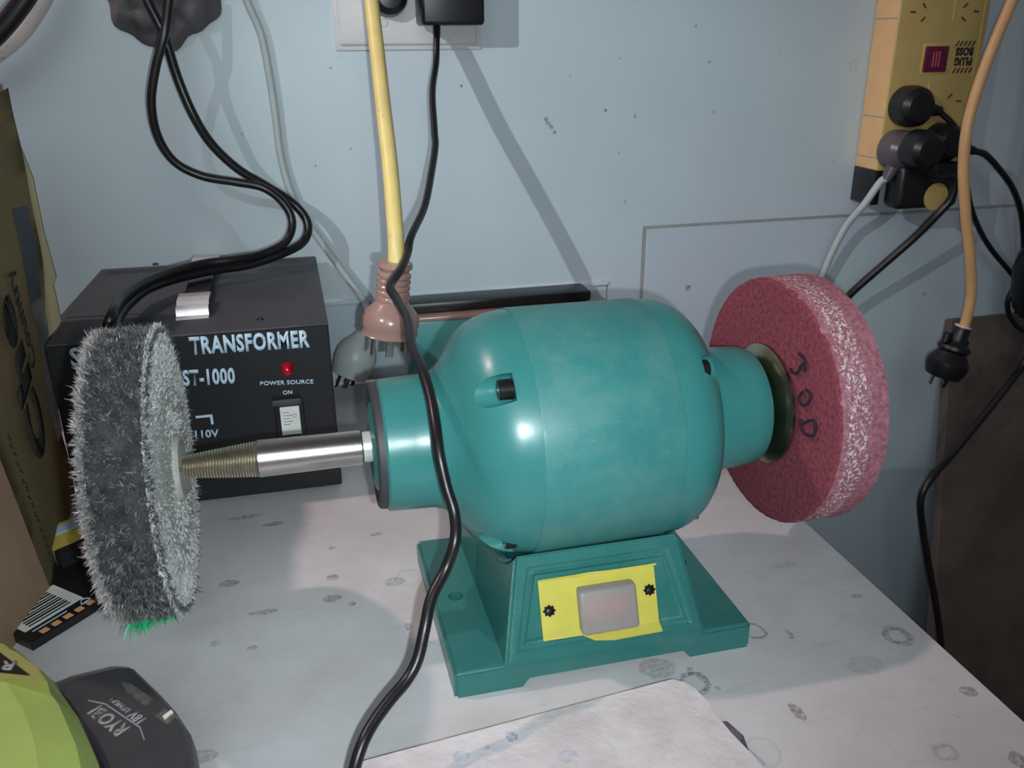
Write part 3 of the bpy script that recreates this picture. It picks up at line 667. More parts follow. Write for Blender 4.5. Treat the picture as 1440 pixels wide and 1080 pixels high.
prism('back_flap', [(p[0], p[2]) for p in [(-0.2092, -0.1960, 0.3110), (-0.2032, -0.1960, 0.2771), (-0.2034, -0.1960, 0.2332), (-0.2008, -0.1960, 0.1934), (-0.2043, -0.1960, 0.1862), (-0.2039, -0.1960, 0.1543), (-0.2159, -0.1960, 0.1384), (-0.2281, -0.1960, 0.1640), (-0.2225, -0.1960, 0.2491)]], Matrix(((1, 0, 0, 0), (0, 0, 1, -.1960), (0, 1, 0, 0), (0, 0, 0, 1))), .003, M['card'], cb, 0, None)['label'] = 'torn strip of carton behind the corner'
def on_side(y, z, off=.0012):
    v = z / .35; # find point of the side panel with this y and z
    u = (y + .387) / (.187 if z > .17 else .172); u = min(max(u, 0), 1)
    p = sp(u, v); return Vector((p.x + off, p.y, p.z))
def side_strip(name, pts, m, th=.0006):
    bm = bmesh.new(); vs = [bm.verts.new(on_side(*p)) for p in pts]; f = bm.faces.new(vs)
    bmesh.ops.triangulate(bm, faces=[f]); bmesh.ops.solidify(bm, geom=list(bm.faces), thickness=-th); return from_bm(name, bm, m, cb)
tp = [(-.2030, .258), (-.2290, .250), (-.2350, .190), (-.2130, .200), (-.2060, .212)]
def strip_rows(name, rows, m, off=.0008):
    """rows: (y_front, y_back, z) from the top down"""
    bm = bmesh.new(); prev = None
    for (ya, yb, z) in rows:
        cur = [bm.verts.new(on_side(ya, z, off)), bm.verts.new(on_side((ya+yb)/2, z, off)), bm.verts.new(on_side(yb, z, off))]
        if prev:
            bm.faces.new((prev[0], prev[1], cur[1], cur[0])); bm.faces.new((prev[1], prev[2], cur[2], cur[1]))
        prev = cur
    return from_bm(name, bm, m, cb, 60)
strip_rows('printed_block', [(-.2420, -.2120, z) for z in (.262, .240, .220, .200, .186)], M['tape_blue'])['label'] = 'slate block printed on the box'
strip_rows('clear_tape', [(-.2420, -.2080, z) for z in (.184, .160, .135, .110, .085, .06)], M['tape'])['label'] = 'shiny clear tape strip'
def side_text(s, y, z0, z1, h, bold=0, slant=0):
    P0, P1 = on_side(y, z0, .0016), on_side(y + slant, z1, .0016)
    N = Vector((1, .08, .0)); X = (P1 - P0); Yv = N.cross(X)
    text('lettering', s, P0, X, Yv, h, M['ink'], cb, X.length, bold, .0002)['label'] = 'black printed ' + s
side_text('Country', -.2620, .142, .222, .0230, .012, -.006)
side_text('Che', -.2760, .078, .205, .0480, .060, -.010)
for k in range(16):
    p = on_side(-.3600 + .0010*math.sin(k*3), .012 + .0068*k, .0016)
    strokes('small_print', [[p, p + Vector((-.0004, -.0034, .0012*(k % 3))), p + Vector((-.0006, -.0010, .0034)), p + Vector((-.0007, -.0040, .0040))]], .00045, M['ink'], cb, 1)
strokes('dark_mark', [[Vector((-.2160, -.4330, .052)), Vector((-.2185, -.4440, .058)), Vector((-.2180, -.4440, .044)), Vector((-.2150, -.4330, .040))]], .0012, M['ink'], cb, 2)

# ---------------------------------------------------------------- packets on the bench behind the buff
pk = thing('sandpaper_packet', (-.185, -.40, 0), 'flat black packet with orange squares and a barcode, under the buff', 'packet')
e0 = Vector((-.1945, -.4500, 0)); e1 = Vector((-.1500, -.4020, 0)); ed = (e1 - e0).normalized(); en = Vector((-ed.y, ed.x, 0))
PM = frame((e0.x, e0.y, 0), (0, 0, 1), ed)
box('sleeve', (-.004, 0, 0), (.105, .068, .0075), M['rubber'], pk, .0008, 1, PM)
for k in range(8): box('printed_square', (.006 + .0090*k, .0014, .0073), (.0115 + .0090*k, .0062, .0078), M['orange_print'], pk, mtx=PM)
wl = box('barcode_label', (.0010, .0135, .0074), (.0460, .0470, .0078), M['white_label'], pk, mtx=PM)
for k in range(9): box('barcode_bar', (.006, .0160+.0031*k, .0077), (.038, .0160+.0031*k+.0014*(1+k % 2*.4), .00795), M['hole'], pk, mtx=PM)
box('print_line', (.004, .0092, .0074), (.030, .0102, .0078), M['print'], pk, mtx=PM)
strokes('recycling_mark', [[PM @ Vector(p) for p in ((.0400, .0072, .0077), (.0480, .0080, .0077), (.0440, .0125, .0077), (.0400, .0072, .0077))]], .0004, M['print'], pk, 2)
pk2 = thing('yellow_carton', (-.165, -.34, 0), 'small yellow and dark red carton lying behind the black packet', 'carton')
PM2 = frame((-.1910, -.3600, 0), (0, 0, 1), (.80, .60, 0))
box('carton_body', (-.004, .002, 0), (.062, .052, .018), M['yellow_card'], pk2, .0008, 1, PM2)
box('dark_band', (-.0045, .0012, .0010), (.0625, .012, .0184), M['hole'], pk2, mtx=PM2)
box('red_band', (.010, .0008, .0050), (.060, .0070, .0188), M['red_print'], pk2, mtx=PM2)
box('pale_band', (-.002, .034, .0178), (.058, .047, .0184), M['print'], pk2, mtx=PM2)

# ---------------------------------------------------------------- lime tool and battery
tl = thing('cordless_tool', (-.20, -.65, 0), 'lime green cordless tool with a charcoal battery pack, at the lower left', 'power tool')
def loft(name, rings, m, parent, smooth=30):
    bm = bmesh.new(); rr = [[bm.verts.new(p) for p in ring] for ring in rings]; n = len(rings[0])
    for a, b in zip(rr, rr[1:]):
        for k in range(n): bm.faces.new((a[k], a[(k+1) % n], b[(k+1) % n], b[k]))
    bm.faces.new(rr[0]); bm.faces.new(rr[-1]); return from_bm(name, bm, m, parent, smooth)
tout = [(-.245, -.5120), (-.2040, -.5190), (-.1750, -.5370), (-.1500, -.5690), (-.1300, -.6040), (-.1150, -.6380), (-.1040, -.6720), (-.0950, -.7200), (-.110, -.775), (-.165, -.80), (-.235, -.78), (-.275, -.70), (-.285, -.60), (-.270, -.53)]
def shrink(P, f, z, c=(-.19, -.64)): return [(c[0] + (x-c[0])*f, c[1] + (y-c[1])*f, z) for x, y in P]
loft('rubber_bumper', [shrink(tout, .93, .0), shrink(tout, .99, .010), shrink(tout, 1.035, .040), shrink(tout, 1.035, .056), shrink(tout, 1.0, .062)], M['rubber'], tl)
loft('body_shell', [shrink(tout, .98, .030), shrink(tout, 1.01, .050), shrink(tout, 1.0, .062), shrink(tout, .90, .074), shrink(tout, .68, .082), shrink(tout, .40, .085)], M['lime'], tl, 12)['label'] = 'lime green moulded shell'
bp = [(-0.1819, -0.5648, 0.0845), (-0.1715, -0.5681, 0.0845), (-0.1509, -0.5923, 0.0845), (-0.1662, -0.5861, 0.0845), (-0.1771, -0.5822, 0.0845)]
rp = [(-0.1878, -0.5566, 0.0835), (-0.1729, -0.5611, 0.0835), (-0.1635, -0.5683, 0.0835), (-0.1495, -0.5847, 0.0835), (-0.1419, -0.5983, 0.0835), (-0.1650, -0.5918, 0.0835), (-0.1797, -0.5852, 0.0835)]
prism('badge_rim', [(p[0], p[1]) for p in rp], Matrix.Translation((0, 0, .0640)), .0195, M['lime_dark'], tl, .0010)
bdg = prism('badge', [(p[0], p[1]) for p in bp], Matrix.Translation((0, 0, .0825)), .0018, M['rubber'], tl, .0003); bdg['label'] = 'black badge with grey letters'
text('lettering', 'RY', (-0.1598, -0.5799, 0.0845), (-1, .25, 0), (-.25, -1, 0), .0065, M['print_grey'], tl, .0150, .02)
# battery
BZ = .046
bo = [(-.1900, -.5800), (-.1640, -.5500), (-.1460, -.5420), (-.1235, -.5385), (-.1150, -.5410), (-.0960, -.5700), (-.0870, -.5850), (-.0770, -.6060), (-.0735, -.6300), (-.0740, -.6700), (-.090, -.700), (-.150, -.700), (-.190, -.640)]
bt = loft('battery_pack', [shrink(bo, .96, 0, (-.12, -.62)), shrink(bo, 1.0, .006, (-.12, -.62)), shrink(bo, 1.0, .030, (-.12, -.62)), shrink(bo, .97, .041, (-.12, -.62)), shrink(bo, .90, BZ, (-.12, -.62))], M['battery'], tl, 40)
bt['label'] = 'charcoal clip-on battery pack with grey print'
text('lettering', 'RYOBI', (-0.1086, -0.5986, 0.0460), (-.0190, .0229, 0), (-.0229, -.0190, 0), .0078, M['print_grey'], bt, .0285, .03)
text('lettering', '18V', (-0.1012, -0.5936, 0.0460), (-.0190, .0229, 0), (-.0229, -.0190, 0), .0054, M['print_grey'], bt, .0100, .02)
text('lettering', 'LITHIUM', (-0.1102, -0.5846, 0.0460), (-.0190, .0229, 0), (-.0229, -.0190, 0), .0030, M['print_grey'], bt, .0160, .01)
strokes('printed_line', [[(-0.1339, -0.5714, 0.0462), (-0.1243, -0.5767, 0.0462)], [(-0.1243, -0.5767, 0.0462), (-0.1035, -0.6001, 0.0462)], [(-0.1035, -0.6001, 0.0462), (-0.1002, -0.6098, 0.0462)]], .00035, M['print_grey'], bt, 2)
lp = [(-0.1190, -0.5598, 0.0455), (-0.1134, -0.5624, 0.0455), (-0.0998, -0.5789, 0.0455), (-0.1028, -0.5837, 0.0455), (-0.1147, -0.5692, 0.0455)]
prism('clip_window', [(p[0], p[1]) for p in lp], Matrix.Translation((0, 0, .0395)), .0073, M['battery_edge'], bt, .0006)
lp = [(-0.0978, -0.5928, 0.0455), (-0.0926, -0.5875, 0.0455), (-0.0852, -0.5960, 0.0455), (-0.0896, -0.6024, 0.0455)]
prism('clip_window', [(p[0], p[1]) for p in lp], Matrix.Translation((0, 0, .0380)), .0082, M['battery_edge'], bt, .0006)
lp = [(-0.0928, -0.5952, 0.0455), (-0.0889, -0.5912, 0.0455), (-0.0877, -0.5932, 0.0455), (-0.0915, -0.5977, 0.0455)]
prism('painted_glint', [(p[0], p[1]) for p in lp], Matrix.Translation((0, 0, .0455)), .0015, M['white_label'], bt)['label'] = 'pale patch painting the glint on the battery edge'  # white patch paints in a glint on the battery edge

# ---------------------------------------------------------------- slab in the foreground
sl = [(.0015, -.6265), (.0100, -.6240), (.1880, -.6065), (.1960, -.6060), (.2025, -.6100), (.2065, -.6170), (.2085, -.6270), (.2090, -.640), (.2105, -.655), (.2140, -.672), (.2240, -.735), (.2180, -.80), (.0100, -.815), (-.0030, -.80), (-.0020, -.640)]
slo = thing('painted_slab', (.10, -.70, 0), 'white paint-spattered flat slab with rounded corners in front of the grinder', 'slab')
s1 = prism('slab_body', sl, Matrix.Translation((0, 0, .0008)), .0195, M['slab'], slo, .0016, 40, 3)
bm = bmesh.new()
cp = [(.2085, -.6270), (.2125, -.6340), (.2155, -.6460), (.2190, -.6580), (.2215, -.6640), (.2120, -.6640), (.2085, -.6540), (.2080, -.6380)]
a_ = [bm.verts.new((x, y, .0008)) for x, y in cp]; b_ = [bm.verts.new((x - .0025, y, .0180 - .010*((k % 3) == 1))) for k, (x, y) in enumerate(cp)]
bm.faces.new(a_); bm.faces.new(b_)
for k in range(8): bm.faces.new((a_[k], a_[(k+1) % 8], b_[(k+1) % 8], b_[k]))
from_bm('broken_edge', bm, M['chip'], slo)['label'] = 'dark chipped patch on the right edge'

# ---------------------------------------------------------------- teal box, and black case stretched over the shadow band, behind the grinder
tb = thing('teal_tub', (.18, -.06, 0), 'small teal plastic tub with a dusty lid, warm light painted on it in pink, behind the grinder against the wall', 'tub')
box('tub_body', (.1160, -.0560, 0), (.3350, -.0120, .0835), M['teal_dusty'], tb, .003)
box('lid', (.1145, -.0585, .0835), (.3365, -.0110, .0880), M['amber'], tb, .0012)['label'] = 'dusty lid, coloured pink for the warm light on it'  # pink puts the warm light on the dusty top into the colour
bc = tag(box('case_and_shadow', (.1180, -.0440, .0884), (.3350, -.0060, .1010), M['rubber'], None, .003), 'low black case lying on the lid behind the grinder, lengthened to stand for shadow', 'case')  # right part of the case only draws in the grinder's shadow band

# ---------------------------------------------------------------- wall outlet, adapter
wo = thing('wall_outlet', (.135, 0, .42), 'ivory double wall outlet plate at the top, yellow cord passing over it', 'outlet')
box('face_plate', (.0640, -.0070, .3735), (.2110, -.0002, .4550), M['outlet'], wo, .0035, 3)
box('mounting_rim', (.0600, -.0035, .3690), (.2150, -.0001, .4600), M['outlet'], wo, .001)
lathe('plate_screw', [(0, .0042), (.0010, .0036)], frame((0.1116, -0.0070, 0.3957), (0, -1, 0)), M['outlet'], wo, 20)
op = tag(lathe('black_plug', [(0, .020), (.006, .0205), (.020, .018), (.026, .012), (.027, .004)], frame((.1165, -.0075, .4210), (0, -1, 0)), M['rubber'], None, 32), 'round black plug pushed into the wall outlet behind the yellow cord', 'plug')
ad = thing('power_adapter', (.165, -.035, .41), 'black plug-in power adapter at the top with a long thin black lead', 'adapter')
q0 = (0.1462, -0.0580, 0.3943); q1 = (0.2065, -0.0580, 0.3940)
bm = bmesh.new(); add_box(bm, (q0[0]-.003, -.062, q0[2]-.002), (q1[0]+.001, -.0180, q0[2]+.085), .004, 3)
add_box(bm, (q0[0]+.004, -.0185, q0[2]+.012), (q1[0]-.006, -.0073, q0[2]+.070), .003, 2)
from_bm('adapter_body', bm, M['rubber'], ad, 40)
lathe('strain_relief', [(0, .0040), (.010, .0036), (.014, .0028)], frame((0.1606, -0.0450, 0.3937), (0, 0, -1)), M['rubber'], ad, 16)
tube('lead', [(0.1604, -0.0460, 0.3923), (0.1574, -0.0600, 0.3763), (0.1529, -0.0780, 0.3566), (0.1415, -0.1200, 0.3322), (0.1353, -0.1620, 0.3000), (0.1329, -0.1780, 0.2890), (0.1237, -0.2100, 0.2713), (0.1089, -0.2580, 0.2489), (0.0900, -0.3060, 0.2344), (0.0841, -0.3250, 0.2253), (0.0757, -0.3480, 0.2190), (0.0645, -0.3720, 0.2128), (0.0664, -0.3920, 0.2085), (0.0687, -0.4300, 0.2049), (0.0657, -0.4700, 0.1997), (0.0670, -0.5050, 0.1954), (0.0678, -0.5300, 0.1868), (0.0673, -0.5480, 0.1766), (0.0669, -0.5600, 0.1644), (0.0689, -0.5680, 0.1481), (0.0716, -0.5750, 0.1348), (0.0698, -0.5850, 0.1236), (0.0632, -0.5900, 0.1095), (0.0533, -0.6000, 0.0994), (0.0478, -0.6100, 0.0891), (0.0421, -0.6180, 0.0755), (0.0352, -0.6240, 0.0678), (0.0247, -0.6320, 0.0629), (0.0155, -0.6400, 0.0581), (0.0087, -0.6480, 0.0532), (0.0036, -0.6550, 0.0451), (-0.0001, -0.6600, 0.0325)], .0033, M['cable_black'], ad, 12, 8)['label'] = 'thin black lead draped down in front of the grinder'

# ---------------------------------------------------------------- cords
def plug_pins(parent, org, d, side, r0=.009, L=.017, m='brass', wd=.0032):
    d = Vector(d).normalized(); s = Vector(side).normalized(); n = d.cross(s)
    for (u, v, ang) in ((-r0, -.002, 30), (r0, -.002, -30), (0, .008, 90)):
        o = Vector(org) + s*u + n*v
        c, q = math.cos(R(ang+90)), math.sin(R(ang+90)); w = s*c + n*q; t = w.cross(d)
        bm = bmesh.new(); Mx = Matrix((w, t, d)).transposed().to_4x4(); Mx.translation = o
        add_box(bm, (-wd, -.0009, -.003), (wd, .0009, L), .0005, 1, Mx); from_bm('pin', bm, M[m], parent)
yl = thing('yellow_extension_lead', (0.0689, -0.3000, 0.1827), 'thick yellow mains lead hanging over the outlet, ending in a clear salmon plug', 'extension lead')
YD = -.30
tube('cord', [(0.0873, -0.1100, 0.4494), (0.0860, -0.1440, 0.4127), (0.0847, -0.1800, 0.3718), (0.0822, -0.2280, 0.3280), (0.0803, -0.2700, 0.2868), (0.0781, -0.3000, 0.2521), (0.0767, -0.3150, 0.2297), (0.0748, -0.3200, 0.2082)], .0066, M['cable_yellow'], yl, 16, 10)
pa = Vector((0.0748, -0.3200, 0.2179)); pb = Vector((0.0670, -0.3200, 0.1598)); pd = (pb - pa).normalized(); PL = (pb-pa).length
prs = [(0, .0080), (0, .0135), (.004, .0140), (.006, .0118)]
for k in range(5): prs += [(.0075 + .0048*k, .0112 + .0003*k), (.0095 + .0048*k, .0134), (.0115 + .0048*k, .0134), (.0121 + .0048*k, .0112 + .0003*k)]
prs += [(.034, .0140), (.040, .0200), (.045, .0222), (.051, .0228), (.0535, .0218), (.058, .0222), (PL, .0228), (PL+.0012, .0215)]
lathe('plug_body', prs, frame(pa, pd), M['amber'], yl, 40)['label'] = 'translucent salmon pink plug body'
plug_pins(yl, pa + pd*PL, pd, (1, 0, 0), .0125, .018)
box('plug_core', (pb.x-.010, pb.y-.008, pb.z+.002), (pb.x+.010, pb.y+.008, pb.z+.018), M['brass'], yl, .001)['label'] = 'metal terminals inside the clear plug'

gl = thing('grey_mains_lead', (0.0562, -0.0277, 0.0000), 'thin pale grey lead down the wall to a grey plug lying by the transformer', 'lead')
tube('cord', [(-0.0268, -0.0120, 0.4427), (-0.0237, -0.0120, 0.4171), (-0.0139, -0.0100, 0.3875), (-0.0099, -0.0090, 0.3536), (-0.0075, -0.0080, 0.3080), (-0.0065, -0.0080, 0.2680), (-0.0011, -0.0100, 0.2330), (0.0102, -0.0120, 0.2021), (0.0267, -0.0140, 0.1732), (0.0485, -0.0180, 0.1373), (0.0694, -0.0240, 0.1026), (0.0723, -0.0320, 0.0853), (0.0679, -0.0370, 0.0745)], .0040, M['cable_grey'], gl, 12, 8)
gp0 = Vector((0.0752, -0.0360, 0.0871)); gp1 = Vector((0.0443, -0.0450, 0.0228)); gd = (gp1-gp0).normalized(); GL = (gp1-gp0).length
lathe('plug_body', [(0, .006), (.004, .0072), (.016, .0080), (.026, .0125), (.034, .0195), (.044, .0235), (.055, .0240), (GL, .0200), (GL+.001, .018)], frame(gp0, gd), M['grey_plug'], gl, 32)
plug_pins(gl, gp0 + gd*GL, gd, (1, 0, 0), .009, .014, 'black_bolt')

def lead(name, label, pts, r, m, cat='cable', seg=12, n=8, group=None):
    return tag(tube(name, pts, r, M[m], None, seg, n), label, cat, group)
lead('black_cable', 'thick black cable crossing from upper left, outer of the two loops above the transformer',
     [(-0.1130, -0.0700, 0.4385), (-0.1094, -0.0740, 0.4148), (-0.0996, -0.0740, 0.3859), (-0.0929, -0.0700, 0.3471), (-0.0833, -0.0700, 0.3133), (-0.0702, -0.0650, 0.2851), (-0.0485, -0.0600, 0.2596), (-0.0229, -0.0550, 0.2408), (0.0016, -0.0500, 0.2213), (0.0142, -0.0550, 0.2022), (0.0094, -0.0650, 0.1850), (-0.0117, -0.0850, 0.1780),
      (-0.0471, -0.1005, 0.1715), (-0.0802, -0.1150, 0.1715), (-0.1110, -0.1373, 0.1715), (-0.1336, -0.1701, 0.1715), (-0.1436, -0.2190, 0.1715), (-0.1454, -0.2524, 0.1715), (-0.1437, -0.2880, 0.1715), (-0.1459, -0.2930, 0.1628), (-0.1498, -0.3000, 0.1420), (-0.1547, -0.3060, 0.0965), (-0.1529, -0.3200, 0.0716)], .0046, 'cable_black')
lead('black_cable', 'second black cable, bowing left then meeting the first above the transformer',
     [(-0.0858, -0.0750, 0.4384), (-0.0901, -0.0780, 0.4147), (-0.0970, -0.0840, 0.3877), (-0.1097, -0.0820, 0.3572), (-0.1186, -0.0780, 0.3258), (-0.1181, -0.0720, 0.2948), (-0.1065, -0.0680, 0.2698), (-0.0828, -0.0660, 0.2549), (-0.0530, -0.0680, 0.2483), (-0.0262, -0.0700, 0.2418), (-0.0082, -0.0700, 0.2259), (-0.0010, -0.0740, 0.2067), (-0.0093, -0.0850, 0.1889),
      (-0.0324, -0.0965, 0.1805), (-0.0592, -0.1140, 0.1805), (-0.0884, -0.1238, 0.1805), (-0.1148, -0.1503, 0.1805), (-0.1350, -0.1864, 0.1805), (-0.1446, -0.2330, 0.1805), (-0.1453, -0.2787, 0.1805), (-0.1513, -0.2850, 0.1665), (-0.1543, -0.2980, 0.1417), (-0.1593, -0.3060, 0.0970), (-0.1580, -0.3200, 0.0723)], .0042, 'cable_black')
lead('black_hose', 'thick black cable curving across the upper left corner', [(-0.2713, -0.0900, 0.3627), (-0.2422, -0.0900, 0.3810), (-0.2195, -0.0900, 0.4016), (-0.1999, -0.0900, 0.4243), (-0.1870, -0.0900, 0.4477)], .0085, 'cable_black')
lead('white_cable', 'grubby white cable curving below the thick black one in the corner', [(-0.2889, -0.0450, 0.3421), (-0.2574, -0.0450, 0.3651), (-0.2275, -0.0450, 0.3868), (-0.2028, -0.0450, 0.4157), (-0.1843, -0.0450, 0.4453)], .0078, 'cable_white')

# crumpled grey cloth hanging over the top of the wall
cc = Vector((-0.1026, -0.0200, 0.4230))
bm = bmesh.new(); NR, NS = 22, 72; ctr = bm.verts.new((cc.x, -.049, cc.z + .02)); rings = []
for i in range(1, NR+1):
    t = i / NR; ring = []
    for k in range(NS):
        a = 2*math.pi*k/NS
        rr = t * (.0600 + .0040*math.sin(3*a + 1) + .0026*math.sin(7*a) + .0016*math.sin(13*a+2))
        zz = rr*math.sin(a)*(1.0 if math.sin(a) < 0 else 1.3)
        fold = .0085*math.sin(5*a + 3*t) * t + .0050*math.sin(11*a - 6*t) * t + .0040*math.sin(19*t + 4*a)
        y = -.045 * (1 - t**2.6) - .004*(1-t) + fold * (1 - t**6) - .0045
        ring.append(bm.verts.new((cc.x + rr*math.cos(a), min(y, -.0012), cc.z + .012 + zz)))
    rings.append(ring)
for k in range(NS): bm.faces.new((ctr, rings[0][k], rings[0][(k+1) % NS]))
for a_, b_ in zip(rings, rings[1:]):
    for k in range(NS): bm.faces.new((a_[k], b_[k], b_[(k+1) % NS], a_[(k+1) % NS]))
bm.faces.new(rings[-1])
tag(from_bm('crumpled_cloth', bm, M['rag'], None, 70), 'crumpled dark grey cloth bundle on the wall behind the two black cables', 'cloth')

# ---------------------------------------------------------------- power board and its plugs
PB0, PB1, PBY = .6975, .8200, -.0460
pbz0 = .2245
pbd = thing('power_board', (.76, 0, .30), 'yellow eight outlet power board mounted upright at the upper right', 'power board')
bm = bmesh.new(); add_box(bm, (PB0, PBY, pbz0), (PB1, -.0005, .640), .0030, 3)
pm = from_bm('housing', bm, M['board_yellow'], pbd, 40)
for f in pm.data.polygons:
    if f.normal.x < -.8: f.material_index = 1
pm.data.materials.append(M['board_side_lit'])
box('end_foot', (PB0-.0008, PBY+.0005, .1830), (PB0+.0100, -.0005, pbz0+.002), M['rubber'], pbd, .0020)['label'] = 'black end foot'
for (z,) in ((.398,), (.288,), (.240,)): box('clip_line', (PB0-.0004, PBY+.002, z-.0006), (PB0+.0005, -.004, z+.0006), M['seam'], pbd)
def slot(px, ang):
    bm = bmesh.new(); Mx = Matrix.Translation(px) @ Matrix.Rotation(R(ang), 4, 'Y'); add_box(bm, (-.0036, -.0004, -.0010), (.0036, .0004, .0010), 0, 1, Mx)
    from_bm('outlet_slot', bm, M['slot'], pbd)
for p, a in (((0.7157, -0.0460, 0.4043), 5), ((0.7295, -0.0460, 0.4111), 50), ((0.7304, -0.0460, 0.3967), -45), ((0.7851, -0.0460, 0.4111), -40), ((0.8011, -0.0460, 0.4049), 5), ((0.7853, -0.0460, 0.3965), 35), ((0.7845, -0.0460, 0.3108), -45), ((0.7978, -0.0460, 0.3047), 5)): slot(p, a)
r0, r1 = (0.7389, -0.0460, 0.3674), (0.7699, -0.0460, 0.3385)
box('rocker_frame', (r0[0]-.0020, PBY-.0012, r1[2]-.0025), (r1[0]+.0070, PBY+.001, r0[2]+.0025), M['board_yellow'], pbd, .0006)
box('rocker_switch', (r0[0], PBY-.0040, r1[2]), (r1[0], PBY, r0[2]), M['rocker'], pbd, .0014)['label'] = 'maroon rocker switch'
for k in range(3): box('rocker_rib', (r0[0]+.010+.004*k, PBY-.0046, r1[2]+.006), (r0[0]+.0112+.004*k, PBY-.0036, r0[2]-.006), M['switch_red'], pbd)
t0, t1 = (0.8108, -0.0460, 0.3516), (0.7820, -0.0460, 0.3519)
text('lettering', 'BOSS', ((0.8059, -0.0460, 0.3651)[0], PBY-.0004, (0.8059, -0.0460, 0.3651)[2]), (-1, 0, 0), (0, 0, -1), .0085, M['ink'], pbd, .0240, .05)['label'] = 'upside-down black print BOSS'
text('lettering', 'PLUG', ((0.8063, -0.0460, 0.3540)[0], PBY-.0004, (0.8063, -0.0460, 0.3540)[2]), (-1, 0, 0), (0, 0, -1), .0085, M['ink'], pbd, .0240, .05)['label'] = 'upside-down black print PLUG'
for (yy, xx) in ((59, 1346), (97, 1340)):
    q = ((0.7798, -0.0460, 0.3670), (0.7811, -0.0460, 0.3368))[0 if yy == 59 else 1]
    for k in range(5):
        prism('hazard_stripe', [(0, 0), (.0022, 0), (.0058, .0058), (.0036, .0058)], frame((q[0] + .0056*k, PBY+.0002, q[2]), (0, -1, 0), (1, 0, 0)), .0006, M['ink'], pbd, 0, None)
for px in (.7700,): box('moulded_ridge', (px, PBY-.0012, .395), (px+.0015, PBY+.001, .640), M['board_yellow'], pbd, .0006)
box('moulded_ridge', (PB1-.0085, PBY-.0010, .250), (PB1-.0070, PBY+.001, .640), M['board_yellow'], pbd, .0006)
box('moulded_ridge', (.7520, PBY-.0010, .240), (.7535, PBY+.001, .330), M['board_yellow'], pbd, .0006)

def round_plug(name, label, c, r, exit_dir, tail, cordpts, cr, m, cm, dep=.030, yb=PBY, cat='plug'):
    """flat round plug face-down on the board, cord leaving from its side"""
    t = thing(name, (c[0], yb, c[2]), label, cat)
    lathe('plug_body', [(0, r), (dep*.45, r*1.02), (dep*.75, r*.94), (dep*.95, r*.70), (dep, r*.35)], frame((c[0], yb-.0006, c[2]), (0, -1, 0)), M[m], t, 36)
    e = Vector(exit_dir).normalized(); s = Vector((c[0], yb - dep*.5, c[2])) + e*(r*.6)
    tube('cord_sleeve', [s, s + e*(r*.5), s + e*(r*.5 + tail)], lambda u: r*.42*(1 - .45*u), M[m], t, 16, 5)
    tube('cord', [s + e*(r*.5 + tail - .002)] + [Vector(p) for p in cordpts], cr, M[cm], t, 12, 8)
    return t
round_plug('black_mains_plug', 'upper round black plug on the power board, cord arching to the right', (0.7237, -0.0620, 0.3010), .0235, (1, 0, -.16), .012,
    [(0.7796, -0.0680, 0.2772), (0.7989, -0.0640, 0.2538), (0.8192, -0.0560, 0.2134), (0.8493, -0.0450, 0.1655), (0.8913, -0.0360, 0.1193), (0.9472, -0.0300, 0.0723), (0.9850, -0.0300, 0.0371)], .0036, 'rubber', 'cable_black', .032)
round_plug('smoky_grey_plug', 'smoky grey translucent plug low on the power board with a pale grey cord', (0.7164, -0.0620, 0.2506), .0235, (-.45, 0, -1), .012,
    [(0.6962, -0.0580, 0.2139), (0.6836, -0.0500, 0.1856), (0.6741, -0.0360, 0.1597), (0.6663, -0.0280, 0.1314), (0.6616, -0.0220, 0.1053), (0.6596, -0.0170, 0.0825), (0.6568, -0.0140, 0.0482), (0.6584, -0.0120, -0.0021), (0.6653, -0.0100, -0.0863)], .0044, 'smoke', 'cable_grey', .030)
round_plug('black_mains_plug', 'right hand round black plug low on the power board, cord curving down right', (0.7763, -0.0620, 0.2585), .0220, (1, 0, -.28), .020,
    [(0.8335, -0.0660, 0.2418), (0.8629, -0.0600, 0.2226), (0.8984, -0.0500, 0.1957), (0.9292, -0.0400, 0.1604), (0.9493, -0.0350, 0.1155), (0.9655, -0.0300, 0.0589), (0.9662, -0.0300, 0.0181)], .0040, 'rubber', 'cable_black', .032)
ab = thing('plug_adapter', (0.7635, -0.0500, 0.2019), 'black block adapter with a gold round sticker at the foot of the power board', 'adapter')
s0, s1_ = (0.7092, -0.0750, 0.1817), (0.7765, -0.0750, 0.2264)
bm = bmesh.new(); add_box(bm, (s0[0], -.078, s0[2]), (s1_[0]+.020, -.0470, s1_[2]+.010), .008, 4); from_bm('adapter_body', bm, M['rubber'], ab, 40)
lathe('sticker', [(0, .0165), (.0006, .0165)], frame(((0.7621, -0.0785, 0.1943)[0], -.0778, (0.7597, -0.0785, 0.1962)[2]), (0, -1, 0)), M['board_yellow'], ab, 36)['label'] = 'round gold sticker'
round_plug('black_mains_plug', 'front round black plug stacked on the adapter, cord running down left behind the pink wheel', (0.7208, -0.1000, 0.2548), .0225, (.52, 0, -.85), .014,
    [(0.7635, -0.1000, 0.2204), (0.7660, -0.1000, 0.1985), (0.7552, -0.0940, 0.1776), (0.7388, -0.0800, 0.1471), (0.7152, -0.0650, 0.1138), (0.6903, -0.0500, 0.0795), (0.6780, -0.0420, 0.0593), (0.6601, -0.0350, 0.0347), (0.6384, -0.0300, -0.0142)], .0048, 'rubber', 'cable_black', .030, -.0800)

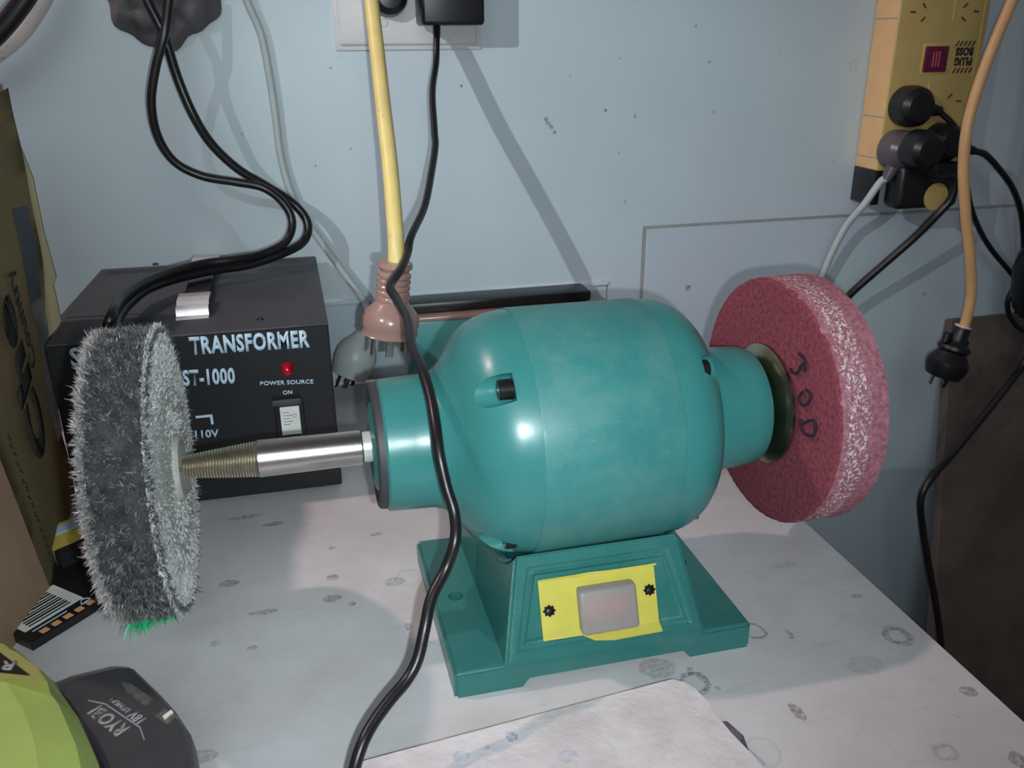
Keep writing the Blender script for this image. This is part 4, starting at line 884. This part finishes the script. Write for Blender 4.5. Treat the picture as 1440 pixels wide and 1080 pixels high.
ol = thing('orange_extension_lead', (0.7692, -0.1500, 0.0783), 'pale orange lead hanging at the right, ending in a black three pin plug', 'extension lead')
tube('cord', [(0.7844, -0.1300, 0.4489), (0.7695, -0.1350, 0.4140), (0.7538, -0.1400, 0.3773), (0.7380, -0.1450, 0.3322), (0.7279, -0.1500, 0.2883), (0.7323, -0.1500, 0.2422), (0.7463, -0.1500, 0.1899), (0.7630, -0.1500, 0.1392), (0.7745, -0.1500, 0.0955), (0.7752, -0.1500, 0.0645), (0.7730, -0.1500, 0.0467)], .0060, M['cable_orange'], ol, 16, 8)
oa = Vector((0.7720, -0.1500, 0.0513)); ob = Vector((0.7553, -0.1500, -0.0096)); od = (ob-oa).normalized(); OL = (ob-oa).length
lathe('white_ring', [(0, .0095), (.003, .0098)], frame(oa - od*.002, od), M['cable_white'], ol, 24)
lathe('plug_body', [(0, .0100), (.016, .0105), (.020, .0125), (.024, .0185), (.028, .0195), (.032, .0165), (.036, .0190), (.044, .0245), (.052, .0245), (OL, .0205), (OL+.002, .016)], frame(oa, od), M['rubber'], ol, 32)
for (u, v) in ((-.0165, .022), (-.0060, .020), (.0120, .026)):
    lathe('grip_lug', [(0, .0050), (.010, .0048), (.012, .003)], frame(oa + od*v + Vector((u, 0, u*-.3)), -od), M['rubber'], ol, 12)
plug_pins(ol, oa + od*OL, od, (1, 0, -.2), .0105, .013, 'steel_dark')

lead('black_cable', 'black cable snaking down past the bench edge at the right',
     [(0.9839, -0.0600, 0.0456), (0.9604, -0.0700, -0.0307), (0.9251, -0.0800, -0.0704), (0.8806, -0.0900, -0.1142), (0.8386, -0.1000, -0.1527), (0.8027, -0.1100, -0.1809), (0.7891, -0.1150, -0.2057), (0.7951, -0.1200, -0.2459), (0.8066, -0.1300, -0.2984), (0.8197, -0.1400, -0.3524), (0.8333, -0.1500, -0.4141), (0.8454, -0.1600, -0.4899), (0.8637, -0.1800, -0.6352)], .0048, 'cable_black')
sk = thing('inline_socket', (0.9480, -0.0500, 0.0654), 'black in-line socket hanging at the right edge above the brown board', 'socket')
lathe('socket_body', [(0, .008), (.010, .0155), (.030, .0215), (.060, .0230), (.085, .0200), (.100, .0100)], frame((0.9283, -0.0700, 0.1244), Vector((0.9474, -0.0700, 0.0214)) - Vector((0.9283, -0.0700, 0.1244))), M['rubber'], sk, 28)
tube('cord', [(0.9261, -0.0700, 0.1198), (0.9063, -0.0700, 0.2117), (0.9065, -0.0600, 0.3213), (0.8932, -0.0500, 0.4478)], .0045, M['cable_black'], sk)
tube('loop', [(0.9340, -0.0500, 0.0664), (0.9274, -0.0500, 0.0422), (0.9369, -0.0520, 0.0188), (0.9594, -0.0550, 0.0005), (0.9968, -0.0550, -0.0079)], .0036, M['cable_black'], sk)

# leaning dark board at the right
BD = Vector((0.8762, -0.0120, 0.0097))
bdm = frame((BD.x, BD.y, BD.z), (0, -1, .17), (1, 0, 0))
lb_ = tag(box('leaning_board', (0, -.83, -.016), (.50, 0, 0), M['brown_board'], None, .001, 1, bdm), 'dark brown stained board leaning on the wall beyond the bench', 'board')
